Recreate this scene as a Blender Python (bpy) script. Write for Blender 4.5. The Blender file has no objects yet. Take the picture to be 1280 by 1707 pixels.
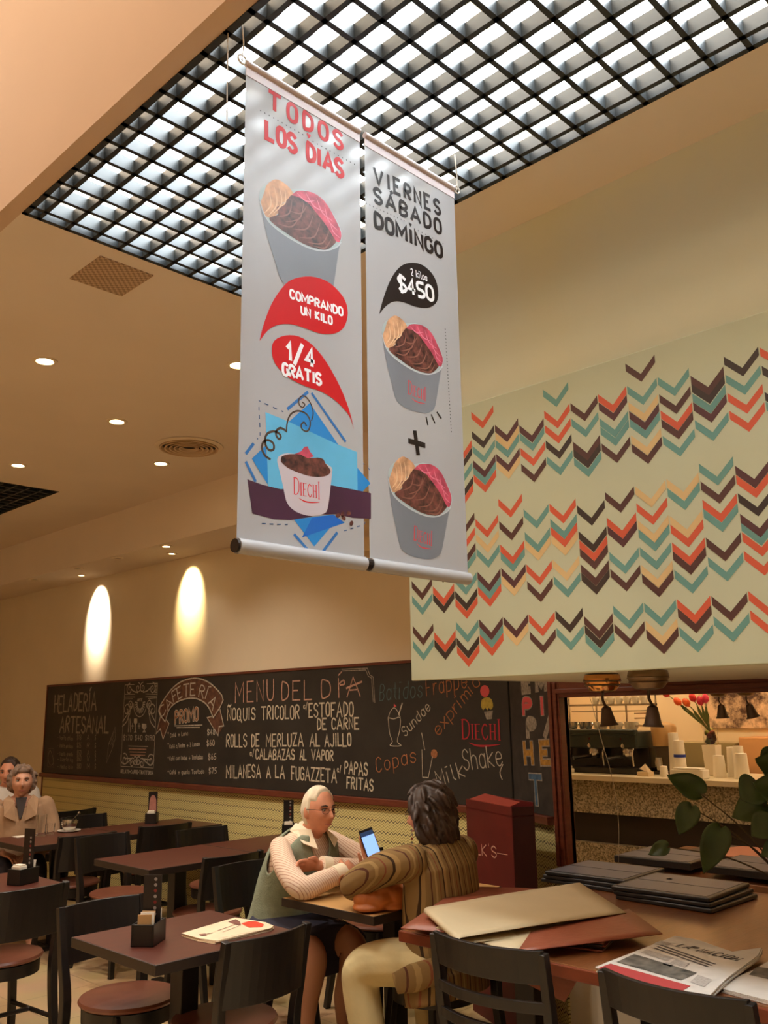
import bpy, bmesh, math, random
from mathutils import Vector, Matrix, noise as mnoise
random.seed(7)
R = math.radians
V3 = Vector
SC = bpy.context.scene
COL = SC.collection

# ------------------------------------------------------------------ camera
F_PX, PITCH, ROLL, YAW, CAM_H = 1498.565, 0.218423, -0.016210, 0.776677, 1.6
_f = V3((math.cos(YAW)*math.cos(PITCH), math.sin(YAW)*math.cos(PITCH), math.sin(PITCH)))
_r = V3((math.sin(YAW), -math.cos(YAW), 0.0))
_u = _r.cross(_f)
CR = _r*math.cos(ROLL) + _u*math.sin(ROLL)
CU = -_r*math.sin(ROLL) + _u*math.cos(ROLL)
CF = _f
CPOS = V3((0, 0, CAM_H))
cam = bpy.data.cameras.new('camera')
cam.sensor_fit = 'HORIZONTAL'; cam.sensor_width = 36.0
cam.lens = F_PX/1280*36.0
cam.clip_start = 0.05; cam.clip_end = 100
camo = bpy.data.objects.new('camera', cam); COL.objects.link(camo)
camo.matrix_world = Matrix(((CR.x, CU.x, -CF.x, CPOS.x), (CR.y, CU.y, -CF.y, CPOS.y), (CR.z, CU.z, -CF.z, CPOS.z), (0, 0, 0, 1)))
SC.camera = camo

# ------------------------------------------------------------------ exposure, sky
vs = SC.view_settings
SC.display_settings.display_device = 'sRGB'
vs.view_transform = 'Standard'; vs.look = 'None'; vs.gamma = 1.0; vs.exposure = 0.24
vs.use_curve_mapping = False
SC.cycles.max_bounces = 8; SC.cycles.diffuse_bounces = 5; SC.cycles.glossy_bounces = 4
SC.cycles.transmission_bounces = 6; SC.cycles.sample_clamp_indirect = 4.0
SC.cycles.caustics_reflective = False; SC.cycles.caustics_refractive = False
SC.cycles.use_denoising = True
SKY_STRENGTH = 27.0
wd = bpy.data.worlds.new('overcast_sky'); SC.world = wd; wd.use_nodes = True
wd.node_tree.nodes['Background'].inputs[0].default_value = (0.86, 0.95, 1.0, 1)
wd.node_tree.nodes['Background'].inputs[1].default_value = SKY_STRENGTH

WARM = (1.0, 0.87, 0.73)
DOWN_W = 78.0      # each ceiling downlight
VOID_W = 52.0      # each unseen lamp added in the tall bay
BAR_W = 9.0
def lamp(name, kind, loc, energy, color=WARM, target=None, parent=None, size=0.04, cone=120, blend=0.7):
    l = bpy.data.lights.new(name, kind); l.energy = energy; l.color = color
    if kind == 'SPOT':
        l.spot_size = R(cone); l.spot_blend = blend; l.shadow_soft_size = size
    elif kind == 'POINT':
        l.shadow_soft_size = size
    o = bpy.data.objects.new(name, l); COL.objects.link(o)
    o.location = loc
    if target is not None:
        o.rotation_euler = (V3(target)-V3(loc)).to_track_quat('-Z', 'Y').to_euler()
    if parent:
        o.parent = parent
    return o
# daylight portal in the skylight shaft
pl = bpy.data.lights.new('skylight_portal', 'AREA'); pl.shape = 'RECTANGLE'; pl.size = 2.0; pl.size_y = 6.6
pl.cycles.is_portal = True
plo = bpy.data.objects.new('skylight_portal', pl); COL.objects.link(plo); plo.location = (2.2, 0.9, 4.38)

# ------------------------------------------------------------------ materials
def lin(c):
    return tuple(((v/255)/12.92 if v/255 <= 0.04045 else ((v/255+0.055)/1.055)**2.4) for v in c)
_mc = {}
def M(name, rgb, rough=0.5, metal=0.0, var=0.0, scale=8.0, bump=0.0, bscale=40.0, emit=None, es=0.0, stretch=None, coat=0.0, spec=0.5, trans=0.0, alpha=1.0, sss=0.0):
    if name in _mc: return _mc[name]
    m = bpy.data.materials.new(name); m.use_nodes = True
    nt = m.node_tree; b = nt.nodes['Principled BSDF']
    c = lin(rgb)
    b.inputs['Base Color'].default_value = (*c, 1)
    b.inputs['Roughness'].default_value = rough
    b.inputs['Metallic'].default_value = metal
    b.inputs['Specular IOR Level'].default_value = spec
    if coat: b.inputs['Coat Weight'].default_value = coat; b.inputs['Coat Roughness'].default_value = 0.15
    if trans: b.inputs['Transmission Weight'].default_value = trans
    if alpha < 1: b.inputs['Alpha'].default_value = alpha
    if sss:
        b.inputs['Subsurface Weight'].default_value = sss; b.inputs['Subsurface Scale'].default_value = 0.01
    if emit:
        b.inputs['Emission Color'].default_value = (*lin(emit), 1); b.inputs['Emission Strength'].default_value = es
    tc = None
    if var or bump:
        tc = nt.nodes.new('ShaderNodeTexCoord'); mp = nt.nodes.new('ShaderNodeMapping')
        nt.links.new(tc.outputs['Object'], mp.inputs[0])
        if stretch: mp.inputs['Scale'].default_value = stretch
    if var:
        n = nt.nodes.new('ShaderNodeTexNoise'); n.inputs['Scale'].default_value = scale; n.inputs['Detail'].default_value = 6
        nt.links.new(mp.outputs[0], n.inputs['Vector'])
        r = nt.nodes.new('ShaderNodeValToRGB')
        r.color_ramp.elements[0].position = 0.3; r.color_ramp.elements[1].position = 0.7
        r.color_ramp.elements[0].color = (*[v*(1-var) for v in c], 1)
        r.color_ramp.elements[1].color = (*[min(1, v*(1+var)) for v in c], 1)
        nt.links.new(n.outputs[0], r.inputs[0]); nt.links.new(r.outputs[0], b.inputs['Base Color'])
    if bump:
        n2 = nt.nodes.new('ShaderNodeTexNoise'); n2.inputs['Scale'].default_value = bscale; n2.inputs['Detail'].default_value = 4
        nt.links.new(mp.outputs[0], n2.inputs['Vector'])
        bp = nt.nodes.new('ShaderNodeBump'); bp.inputs['Strength'].default_value = bump; bp.inputs['Distance'].default_value = 0.01
        nt.links.new(n2.outputs[0], bp.inputs['Height']); nt.links.new(bp.outputs[0], b.inputs['Normal'])
    _mc[name] = m
    return m
def math_node(nt, op, a, b=None, c=None):
    n = nt.nodes.new('ShaderNodeMath'); n.operation = op
    for i, v in enumerate((a, b, c)):
        if v is None: continue
        if isinstance(v, (int, float)): n.inputs[i].default_value = v
        else: nt.links.new(v, n.inputs[i])
    return n.outputs[0]
def mix_col(nt, fac, a, b):
    n = nt.nodes.new('ShaderNodeMix'); n.data_type = 'RGBA'
    nt.links.new(fac, n.inputs[0])
    for i, v in ((6, a), (7, b)):
        if isinstance(v, tuple): n.inputs[i].default_value = (*v, 1)
        else: nt.links.new(v, n.inputs[i])
    return n.outputs[2]
def zigzag_mat(along):
    m = bpy.data.materials.new('zigzag_wallpaper'); m.use_nodes = True; nt = m.node_tree
    b = nt.nodes['Principled BSDF']; b.inputs['Roughness'].default_value = 0.6
    tc = nt.nodes.new('ShaderNodeTexCoord'); sx = nt.nodes.new('ShaderNodeSeparateXYZ'); nt.links.new(tc.outputs['Object'], sx.inputs[0])
    y = math_node(nt, 'PINGPONG', math_node(nt, 'ADD', sx.outputs[along], 20.0), 0.0182)
    v = math_node(nt, 'ADD', sx.outputs[2], math_node(nt, 'MULTIPLY', y, 0.85))
    q = math_node(nt, 'DIVIDE', v, 0.0185)
    fr = math_node(nt, 'FRACT', q); idx = math_node(nt, 'FLOOR', q)
    line = math_node(nt, 'LESS_THAN', fr, 0.27); lineD = math_node(nt, 'LESS_THAN', fr, 0.36)
    md = math_node(nt, 'MODULO', math_node(nt, 'ADD', idx, 55.0), 11.0)
    def eq(k): return math_node(nt, 'COMPARE', md, float(k), 0.3)
    dark = math_node(nt, 'ADD', math_node(nt, 'ADD', eq(0), eq(4)), math_node(nt, 'ADD', eq(8), eq(9.5)))
    dark = math_node(nt, 'MINIMUM', dark, 1.0)
    base = lin((220, 206, 142)); faint = lin((146, 134, 72)); dk = lin((40, 24, 12))
    c1 = mix_col(nt, line, base, faint)
    c2 = mix_col(nt, math_node(nt, 'MULTIPLY', lineD, dark), c1, dk)
    nt.links.new(c2, b.inputs['Base Color'])
    return m
def stripe_mat(name, base, cols, axis='x', period=0.05, rough=0.8):
    """woven cloth with stripes: cols = [(start, end, colour)] in fractions of the period"""
    m = bpy.data.materials.new(name); m.use_nodes = True; nt = m.node_tree
    b = nt.nodes['Principled BSDF']; b.inputs['Roughness'].default_value = rough; b.inputs['Specular IOR Level'].default_value = 0.2
    tc = nt.nodes.new('ShaderNodeTexCoord'); sx = nt.nodes.new('ShaderNodeSeparateXYZ'); nt.links.new(tc.outputs['Object'], sx.inputs[0])
    ns = nt.nodes.new('ShaderNodeTexNoise'); ns.inputs['Scale'].default_value = 9; nt.links.new(tc.outputs['Object'], ns.inputs['Vector'])
    co = sx.outputs['XYZ'.index(axis.upper())] if axis in 'xyz' else math_node(nt, 'ADD', sx.outputs[0], math_node(nt, 'MULTIPLY', sx.outputs[2], 0.6))
    co = math_node(nt, 'ADD', co, math_node(nt, 'MULTIPLY', ns.outputs[0], 0.012))
    fr = math_node(nt, 'FRACT', math_node(nt, 'DIVIDE', math_node(nt, 'ADD', co, 20.0), period))
    cur = lin(base)
    for s, e, c in cols:
        f = math_node(nt, 'MULTIPLY', math_node(nt, 'GREATER_THAN', fr, s), math_node(nt, 'LESS_THAN', fr, e))
        cur = mix_col(nt, f, cur, lin(c))
    n2 = nt.nodes.new('ShaderNodeTexNoise'); n2.inputs['Scale'].default_value = 60; nt.links.new(tc.outputs['Object'], n2.inputs['Vector'])
    bp = nt.nodes.new('ShaderNodeBump'); bp.inputs['Strength'].default_value = 0.25; bp.inputs['Distance'].default_value = 0.01
    nt.links.new(ns.outputs[0], bp.inputs['Height']); nt.links.new(bp.outputs[0], b.inputs['Normal'])
    if isinstance(cur, tuple): b.inputs['Base Color'].default_value = (*cur, 1)
    else: nt.links.new(cur, b.inputs['Base Color'])
    return m

# ------------------------------------------------------------------ mesh helpers
class MB:
    def __init__(s): s.v = []; s.f = []
    def add(s, vs_, fs):
        n = len(s.v); s.v += [V3(p) for p in vs_]; s.f += [tuple(i+n for i in f) for f in fs]; return s
    def bx(s, x0, x1, y0, y1, z0, z1):
        return s.add([(x0,y0,z0),(x1,y0,z0),(x1,y1,z0),(x0,y1,z0),(x0,y0,z1),(x1,y0,z1),(x1,y1,z1),(x0,y1,z1)],
                     [(0,3,2,1),(4,5,6,7),(0,1,5,4),(1,2,6,5),(2,3,7,6),(3,0,4,7)])
    def obox(s, c, u, v, w):
        """box centred at c with half-extent vectors"""
        c, u, v, w = map(V3, (c, u, v, w))
        return s.add([c-u-v-w, c+u-v-w, c+u+v-w, c-u+v-w, c-u-v+w, c+u-v+w, c+u+v+w, c-u+v+w],
                     [(0,3,2,1),(4,5,6,7),(0,1,5,4),(1,2,6,5),(2,3,7,6),(3,0,4,7)])
    def lathe(s, prof, c=(0,0,0), seg=24, axis=None, cap=True):
        c = V3(c); n = len(prof)
        if axis is None: ex, ey, ez = V3((1,0,0)), V3((0,1,0)), V3((0,0,1))
        else:
            ez = V3(axis).normalized(); ex = ez.orthogonal().normalized(); ey = ez.cross(ex)
        vs_ = []
        for r, z in prof:
            for k in range(seg):
                a = 2*math.pi*k/seg; vs_.append(c+ex*(r*math.cos(a))+ey*(r*math.sin(a))+ez*z)
        fs = [(i*seg+k, i*seg+(k+1) % seg, (i+1)*seg+(k+1) % seg, (i+1)*seg+k) for i in range(n-1) for k in range(seg)]
        if cap: fs += [tuple(range(seg-1, -1, -1)), tuple((n-1)*seg+k for k in range(seg))]
        return s.add(vs_, fs)
    def rings(s, rings, cap=True):
        seg = len(rings[0]); n = len(rings); vs_ = [p for r in rings for p in r]
        fs = [(i*seg+k, i*seg+(k+1) % seg, (i+1)*seg+(k+1) % seg, (i+1)*seg+k) for i in range(n-1) for k in range(seg)]
        if cap: fs += [tuple(range(seg-1, -1, -1)), tuple((n-1)*seg+k for k in range(seg))]
        return s.add(vs_, fs)
    def tube(s, pts, rad, seg=8, sub=1, flat=None, round_cap=False):
        pts = [V3(p) for p in pts]
        rads = list(rad) if hasattr(rad, '__len__') else [rad]*len(pts)
        if sub > 1:
            np_, nr = [], []
            for i in range(len(pts)-1):
                p0 = pts[i-1] if i else pts[i]*2-pts[i+1]; p1, p2 = pts[i], pts[i+1]
                p3 = pts[i+2] if i+2 < len(pts) else pts[i+1]*2-pts[i]
                for k in range(sub):
                    t = k/sub
                    np_.append(0.5*((2*p1)+(p2-p0)*t+(2*p0-5*p1+4*p2-p3)*t*t+(3*p1-p0-3*p2+p3)*t**3)); nr.append(tuple(a_*(1-t)+b_*t for a_, b_ in zip(rads[i], rads[i+1])) if isinstance(rads[i], tuple) else rads[i]*(1-t)+rads[i+1]*t)
            np_.append(pts[-1]); nr.append(rads[-1]); pts, rads = np_, nr
        if round_cap:
            d0 = (pts[0]-pts[1]).normalized(); d1 = (pts[-1]-pts[-2]).normalized()
            pts = [pts[0]+d0*rads[0]*0.85, pts[0]+d0*rads[0]*0.5] + pts + [pts[-1]+d1*rads[-1]*0.5, pts[-1]+d1*rads[-1]*0.85]
            rads = [rads[0]*0.45, rads[0]*0.85] + rads + [rads[-1]*0.85, rads[-1]*0.45]
        rr = []; nrm = None
        for i, p in enumerate(pts):
            t = (pts[min(i+1, len(pts)-1)]-pts[max(i-1, 0)])
            t = t.normalized() if t.length > 1e-9 else V3((0,0,1))
            if nrm is None:
                nrm = V3(flat) if flat else (V3((0,0,1)) if abs(t.z) < 0.9 else V3((1,0,0)))
            nrm = nrm-t*nrm.dot(t)
            nrm = nrm.normalized() if nrm.length > 1e-6 else t.orthogonal().normalized()
            bi = t.cross(nrm)
            off = math.pi/4 if seg == 4 else 0
            ring = []
            for k in range(seg):
                a = 2*math.pi*k/seg+off
                if isinstance(rads[i], tuple): ra, rb = rads[i]
                else: ra = rb = rads[i]
                ring.append(p+nrm*(ra*math.cos(a))+bi*(rb*math.sin(a)))
            rr.append(ring)
        return s.rings(rr)
    def prism(s, poly, ext):
        ext = V3(ext); n = len(poly); poly = [V3(p) for p in poly]
        return s.add(poly+[p+ext for p in poly], [tuple(range(n-1, -1, -1)), tuple(range(n, 2*n))]+[(i, (i+1) % n, n+(i+1) % n, n+i) for i in range(n)])
    def ball(s, c, r, seg=14, rings=9, rot=None):
        c = V3(c); rx, ry, rz = r if hasattr(r, '__len__') else (r, r, r); rr = []
        for i in range(rings):
            th = math.pi*(0.04+0.92*i/(rings-1)); ring = []
            for k in range(seg):
                a = 2*math.pi*k/seg
                p = V3((rx*math.sin(th)*math.cos(a), ry*math.sin(th)*math.sin(a), -rz*math.cos(th)))
                ring.append(c+(rot @ p if rot else p))
            rr.append(ring)
        return s.rings(rr)
    def build(s, name, mat, parent=None, loc=None, smooth=False, bevel=0.0, segs=2, rz=0.0):
        """one mesh object; loc = origin (verts given in world space when loc is set)"""
        me = bpy.data.meshes.new(name)
        o0 = V3(loc) if loc is not None else V3((0,0,0))
        me.from_pydata([tuple(p-o0) for p in s.v], [], s.f); me.update()
        bm = bmesh.new(); bm.from_mesh(me); bmesh.ops.recalc_face_normals(bm, faces=bm.faces); bm.to_mesh(me); bm.free()
        if smooth:
            for p in me.polygons: p.use_smooth = True
            me.set_sharp_from_angle(angle=R(smooth if smooth > 1 else 40))
        if mat: me.materials.append(mat)
        o = bpy.data.objects.new(name, me); COL.objects.link(o); o.location = o0
        if rz: o.rotation_euler.z = rz
        if parent: o.parent = parent
        if bevel:
            b = o.modifiers.new('bevel', 'BEVEL'); b.width = bevel; b.segments = segs; b.limit_method = 'ANGLE'
        return o
def tag(o, label=None, cat=None, group=None, kind=None):
    if label: o['label'] = label
    if cat: o['category'] = cat
    if group: o['group'] = group
    if kind: o['kind'] = kind
    return o
def struct(o): o['kind'] = 'structure'; return o
def thing(name, label, cat, loc=(0,0,0), rz=0.0, group=None):
    o = bpy.data.objects.new(name, None); COL.objects.link(o); o.empty_display_size = 0.1
    o.location = loc; o.rotation_euler = (0, 0, rz)
    return tag(o, label, cat, group)
def dup(root, loc, rz, label=None, group=None):
    def cp(o, par):
        c = o.copy(); COL.objects.link(c)
        if par: c.parent = par
        for ch in list(o.children): cp(ch, c)
        return c
    r = cp(root, None); r.location = loc; r.rotation_euler = (0, 0, rz)
    if label: r['label'] = label
    if group: r['group'] = group
    return r
def fuse(mb, name, mat, parent, voxel=0.006, smooth=3, loc=None, factor=0.5):
    """weld overlapping volumes into one continuous surface"""
    o = mb.build(name, mat, None, loc)
    r = o.modifiers.new('r', 'REMESH'); r.mode = 'VOXEL'; r.voxel_size = voxel; r.use_smooth_shade = True
    if smooth:
        s_ = o.modifiers.new('s', 'SMOOTH'); s_.iterations = smooth; s_.factor = factor
    dg = bpy.context.evaluated_depsgraph_get()
    me = bpy.data.meshes.new_from_object(o.evaluated_get(dg))
    o.modifiers.clear(); old = o.data; o.data = me; me.name = name
    for p in me.polygons: p.use_smooth = True
    if not me.materials: me.materials.append(mat)
    if parent: o.parent = parent
    return o

# ------------------------------------------------------------------ planes measured from the photograph
def ray(x, y):
    return CR*((x-640)/F_PX) - CU*((y-853.5)/F_PX) + CF
class Plane:
    """2D drawing plane in the room: o + u*U + v*V, N towards the viewer's side"""
    def __init__(s, o, u, v, flat=False):
        s.flat = flat; s.o, s.u, s.v = V3(o), V3(u).normalized(), V3(v).normalized(); s.n = s.u.cross(s.v)
    def at(s, x, y):
        d = ray(x, y); t = (s.o-CPOS).dot(s.n)/d.dot(s.n); p = CPOS+d*t-s.o
        return (p.dot(s.u), p.dot(s.v))
    def p3(s, q, off=0.0): return s.o+s.u*q[0]+s.v*q[1]+s.n*off
def hit(x, y, z=None, X=None, Y=None):
    d = ray(x, y)
    t = (z-CAM_H)/d.z if z is not None else (X/d.x if X is not None else Y/d.y)
    return CPOS+d*t
def crop(x0, y0, k): return lambda x, y: (x0+x*k, y0+y*k)

# ------------------------------------------------------------------ stroke lettering
G = {'A':'02 28 42|14 34','B':'02 08 28 37 36 25 05|25 34 33 22 02','C':'37 28 18 07 03 12 22 33','D':'02 08 18 37 33 12 02','E':'38 08 02 32|05 25',
'F':'38 08 02|05 25','G':'37 28 18 07 03 12 22 33 35 25','H':'02 08|32 38|05 35','I':'02 08','J':'38 33 22 12 03','K':'02 08|38 05 32','L':'08 02 32',
'M':'02 08 24 48 42','N':'02 08 32 38','O':'18 07 03 12 22 33 37 28 18','P':'02 08 28 37 36 25 05','Q':'18 07 03 12 22 33 37 28 18|24 41',
'R':'02 08 28 37 36 25 05|15 32','S':'37 28 18 07 06 15 25 34 33 22 12 03','T':'08 48|28 22','U':'08 03 12 22 33 38','V':'08 22 48','W':'08 12 26 32 48',
'X':'08 42|48 02','Y':'08 25 48|25 22','Z':'08 38 02 32','0':'18 07 03 12 22 33 37 28 18','1':'06 18 12','2':'07 18 28 37 36 02 32','3':'08 38 15 25 34 33 22 12 03',
'4':'22 28 04 34','5':'38 08 05 25 34 33 22 02','6':'28 17 04 03 12 22 33 34 25 15 04','7':'08 38 12','8':'15 06 07 18 28 37 36 25 15 04 03 12 22 33 34 25','9':'36 25 15 06 07 18 28 37 36 22',
'$':'37 28 18 07 06 15 25 34 33 22 12 03|19 11','.':'02 12','-':'05 25','+':'14 54|36 32','/':'01 39',"'":'09 08','a':'35 26 16 05 03 12 22 33|36 32','b':'08 02 22 33 35 26 06','c':'35 26 16 05 03 12 22 33',
'd':'38 32 12 03 05 16 36','e':'04 34 35 26 16 05 03 12 22 33','f':'28 18 07 02|05 25','g':'36 31 20 10|36 16 05 03 12 32','h':'08 02|05 16 26 35 32','i':'02 06|08 18','j':'16 11 00','k':'08 02|36 04 32','l':'08 03 12',
'm':'02 06|05 16 25 22|25 36 45 42','n':'02 06|05 16 26 35 32','o':'16 05 03 12 22 33 35 26 16','p':'06 00|06 26 35 33 22 02','q':'36 30|36 16 05 03 12 32','r':'02 06|04 16 26','s':'35 26 16 05 14 24 33 22 12 03',
't':'18 13 22|06 26','u':'06 03 12 22 33|36 32','v':'06 12 36','x':'06 32|36 02','y':'06 13 33|36 31 20 10','z':'06 36 02 32',' ':''}
ROUND = set('BCDGJOPQRSU0235689abcdefghmnopqrstuy$')
ACC = {'Á':('A','29 3a'),'Í':('I','09 1a'),'É':('E','19 2a'),'Ñ':('N','09 1a 29 3a'),'é':('e','27 38'),'í':('i','')}
def _pt(t): return (int(t[0]), 10 if t[1] == 'a' else int(t[1]))
def glyph(ch):
    ex = ''
    if ch in ACC: ch, ex = ACC[ch]
    st = [[_pt(t) for t in s_.split()] for s_ in G.get(ch, '').split('|') if s_]
    w = max([p[0] for s_ in st for p in s_], default=2)
    if ch in ROUND:
        out = []
        for s_ in st:
            if len(s_) > 3:
                closed = s_[0] == s_[-1]
                for _ in range(2):
                    q = [] if closed else [s_[0]]
                    for a, b in zip(s_, s_[1:]):
                        q += [(a[0]*.75+b[0]*.25, a[1]*.75+b[1]*.25), (a[0]*.25+b[0]*.75, a[1]*.25+b[1]*.75)]
                    q.append(q[0] if closed else s_[-1]); s_ = q
            out.append(s_)
        st = out
    if ex: st = st+[[_pt(t) for t in ex.split()]]
    return st, w
def smooth_line(pts, n=3):
    pts = [V3((*p, 0)) if len(p) == 2 else V3(p) for p in pts]; out = []
    for i in range(len(pts)-1):
        p0 = pts[i-1] if i else pts[i]; p1, p2 = pts[i], pts[i+1]; p3 = pts[i+2] if i+2 < len(pts) else p2
        for k in range(n):
            t = k/n; q = 0.5*((2*p1)+(p2-p0)*t+(2*p0-5*p1+4*p2-p3)*t*t+(3*p1-p0-3*p2+p3)*t**3); out.append((q.x, q.y))
    out.append((pts[-1].x, pts[-1].y)); return out
class Draw:
    """flat print or chalk in a plane; collects one mesh"""
    def __init__(s, pl, off): s.pl, s.off, s.mb = pl, (off*0.3 if pl.flat else off), MB()
    def line(s, pts, w, taper=False, caps=True):
        """mitred ribbon along a polyline; every stroke lies a hair above the one before"""
        P = [V3((p[0], p[1], 0)) for p in pts]
        Q = [P[0]]
        for p in P[1:]:
            if (p-Q[-1]).length > 1e-6: Q.append(p)
        if len(Q) < 2: return
        closed = (Q[0]-Q[-1]).length < 1e-5 and len(Q) > 3
        if not closed and caps:
            Q[0] = Q[0]-(Q[1]-Q[0]).normalized()*w*0.4; Q[-1] = Q[-1]+(Q[-1]-Q[-2]).normalized()*w*0.4
        n = len(Q); L = []; Rr = []
        for i, p in enumerate(Q):
            d0 = (p-Q[i-1]).normalized() if i else ((Q[0]-Q[-2]).normalized() if closed else (Q[1]-p).normalized())
            d1 = (Q[i+1]-p).normalized() if i < n-1 else ((Q[1]-Q[0]).normalized() if closed else (p-Q[i-1]).normalized())
            n0 = V3((-d0.y, d0.x, 0)); n1 = V3((-d1.y, d1.x, 0)); m = n0+n1
            m = m.normalized() if m.length > 1e-4 else n0
            k = min(1.7, 1/max(0.3, m.dot(n1)))
            h = w/2*(0.2+0.8*math.sin(math.pi*i/(n-1))) if taper else w/2
            L.append(p+m*h*k); Rr.append(p-m*h*k)
        s.k = getattr(s, 'k', 0)+1; off = s.off+(s.k % 8)*(0.00002 if s.pl.flat else 0.00003)
        s.mb.add([s.pl.p3(p, off) for p in L+Rr], [(i, i+1, n+i+1, n+i) for i in range(n-1)])
    def disc(s, c, r, seg=16, ry=None, rot=0.0):
        ry = ry or r; cs, sn = math.cos(rot), math.sin(rot)
        pts = []
        for k in range(seg):
            a = 2*math.pi*k/seg; x, y = r*math.cos(a), ry*math.sin(a)
            pts.append((c[0]+x*cs-y*sn, c[1]+x*sn+y*cs))
        s.poly(pts)
    def poly(s, pts):
        s.mb.add([s.pl.p3(p, s.off) for p in pts], [tuple(range(len(pts)))])
    def pxline(s, pts, w, sm=0, **k):
        q = [s.pl.at(*p) for p in pts]
        s.line(smooth_line(q, sm) if sm else q, w, **k)
    def pxpoly(s, pts, sm=0):
        q = [s.pl.at(*p) for p in pts]
        s.poly(smooth_line(q+[q[0]], sm)[:-1] if sm else q)
    def text(s, t, p0, p1, h, w, track=0.45, slant=0.0, jit=0.0, caps=True):
        """stroke text along p0->p1 (plane coords), cap height h"""
        tot = 0; lay = []
        for ch in t:
            st, gw = glyph(ch); adv = (max(gw, 1.2) if ch != ' ' else 2.2)/4.0
            lay.append((st, tot+(adv-gw/4.0)/2 if gw < 1.2 else tot)); tot += adv+track
        tot = max(tot-track, 0.3)
        dx, dy = p1[0]-p0[0], p1[1]-p0[1]; L = math.hypot(dx, dy); kx = L/tot; ux, uy = dx/L, dy/L
        for st, x in lay:
            jj = random.uniform(-jit, jit)*h
            for s_ in st:
                q = []
                for gx, gy in s_:
                    yy = (gy-2)/6.0*h+jj; xx = (x+gx/4.0)*kx+slant*yy
                    q.append((p0[0]+ux*xx-uy*yy, p0[1]+uy*xx+ux*yy))
                s.line(q, w, caps=caps)
    def pxtext(s, t, a, b, hpx, w, **k):
        p0, p1 = s.pl.at(*a), s.pl.at(*b); pt = s.pl.at(a[0], a[1]-hpx)
        s.text(t, p0, p1, math.hypot(pt[0]-p0[0], pt[1]-p0[1]), w, **k)
    def logo(s, p0, p1, h, rot_w=0.13):
        """thin-and-thick roman capitals with a swoosh underneath"""
        dx, dy = p1[0]-p0[0], p1[1]-p0[1]; L = math.hypot(dx, dy); ux, uy = dx/L, dy/L
        P = lambda x, y: (p0[0]+ux*x*L-uy*y*h, p0[1]+uy*x*L+ux*y*h)
        T, t = L*0.035, L*0.014
        def st(x, y0, y1):
            s.line([P(x, y0), P(x, y1)], T, caps=False)
            for y in (y0, y1): s.line([P(x-.035, y), P(x+.035, y)], t, caps=False)
        sm = 0.76
        st(.05, 0, 1); s.line(smooth_line([P(.05, 1), P(.15, .97), P(.215, .75), P(.215, .3), P(.15, .04), P(.05, 0)], 4), T*.8, caps=False)
        st(.30, 0, sm)
        st(.39, 0, sm)
        for y in (0, sm*.52, sm): s.line([P(.39, y), P(.50 if y != sm*.52 else .47, y)], t*1.2, caps=False)
        s.line(smooth_line([P(.68, sm*.85), P(.62, sm), P(.56, sm*.75), P(.55, sm*.4), P(.6, .02), P(.66, .03), P(.69, .17)], 4), T*.8, caps=False)
        st(.76, 0, sm); st(.87, 0, sm); s.line([P(.76, sm*.5), P(.87, sm*.5)], t, caps=False)
        st(.97, -.05, 1)
        s.line(smooth_line([P(.22, -.2), P(.42, -.33), P(.68, -.33), P(.97, -.25)], 6), T*1.2, taper=True)
    def build(s, name, mat, parent=None, loc=None):
        return s.mb.build(name, mat, parent, loc)
# ------------------------------------------------------------------ room shell
W_CEIL = M('ceiling_paint', (230, 216, 197), 0.8, var=0.03, scale=1.5)
W_WALL = M('wall_paint', (228, 214, 186), 0.75, var=0.03, scale=2)
W_BULK = M('bulkhead_paint', (222, 224, 202), 0.75, var=0.02, scale=2)
W_UP = M('upper_wall_paint', (208, 180, 152), 0.8, var=0.02, scale=2)
W_MUR = M('mural_ground', (184, 188, 160), 0.6, var=0.02, scale=3)
DARKW = M('dark_brown_trim', (104, 50, 32), 0.4, var=0.2, scale=12, stretch=(1, 1, 6))
BLACKB = M('blackboard', (42, 38, 33), 0.55, var=0.3, scale=3.5)
PLASTER = M('shaft_paint', (225, 228, 225), 0.8)
ZC = 3.4
# floor: large cream tiles with thin joints
fm = bpy.data.materials.new('floor_tiles'); fm.use_nodes = True; nt = fm.node_tree; b = nt.nodes['Principled BSDF']
tc = nt.nodes.new('ShaderNodeTexCoord'); br = nt.nodes.new('ShaderNodeTexBrick'); br.offset = 0.0
br.inputs['Scale'].default_value = 1.0; br.inputs['Brick Width'].default_value = 0.5; br.inputs['Row Height'].default_value = 0.5; br.inputs['Mortar Size'].default_value = 0.003
br.inputs['Color1'].default_value = (*lin((208, 178, 134)), 1); br.inputs['Color2'].default_value = (*lin((200, 170, 126)), 1); br.inputs['Mortar'].default_value = (*lin((160, 132, 98)), 1)
nt.links.new(tc.outputs['Object'], br.inputs['Vector'])
nz = nt.nodes.new('ShaderNodeTexNoise'); nz.inputs['Scale'].default_value = 3; nz.inputs['Detail'].default_value = 8; nt.links.new(tc.outputs['Object'], nz.inputs['Vector'])
mx = nt.nodes.new('ShaderNodeMix'); mx.data_type = 'RGBA'; mx.blend_type = 'MULTIPLY'; mx.inputs[0].default_value = 0.35
nt.links.new(br.outputs[0], mx.inputs[6]); nt.links.new(nz.outputs[1], mx.inputs[7]); nt.links.new(mx.outputs[2], b.inputs['Base Color'])
b.inputs['Roughness'].default_value = 0.3
struct(MB().bx(-3.1, 7.6, -3.1, 11.6, -0.1, 0).build('floor', fm))
mb = MB()
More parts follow.
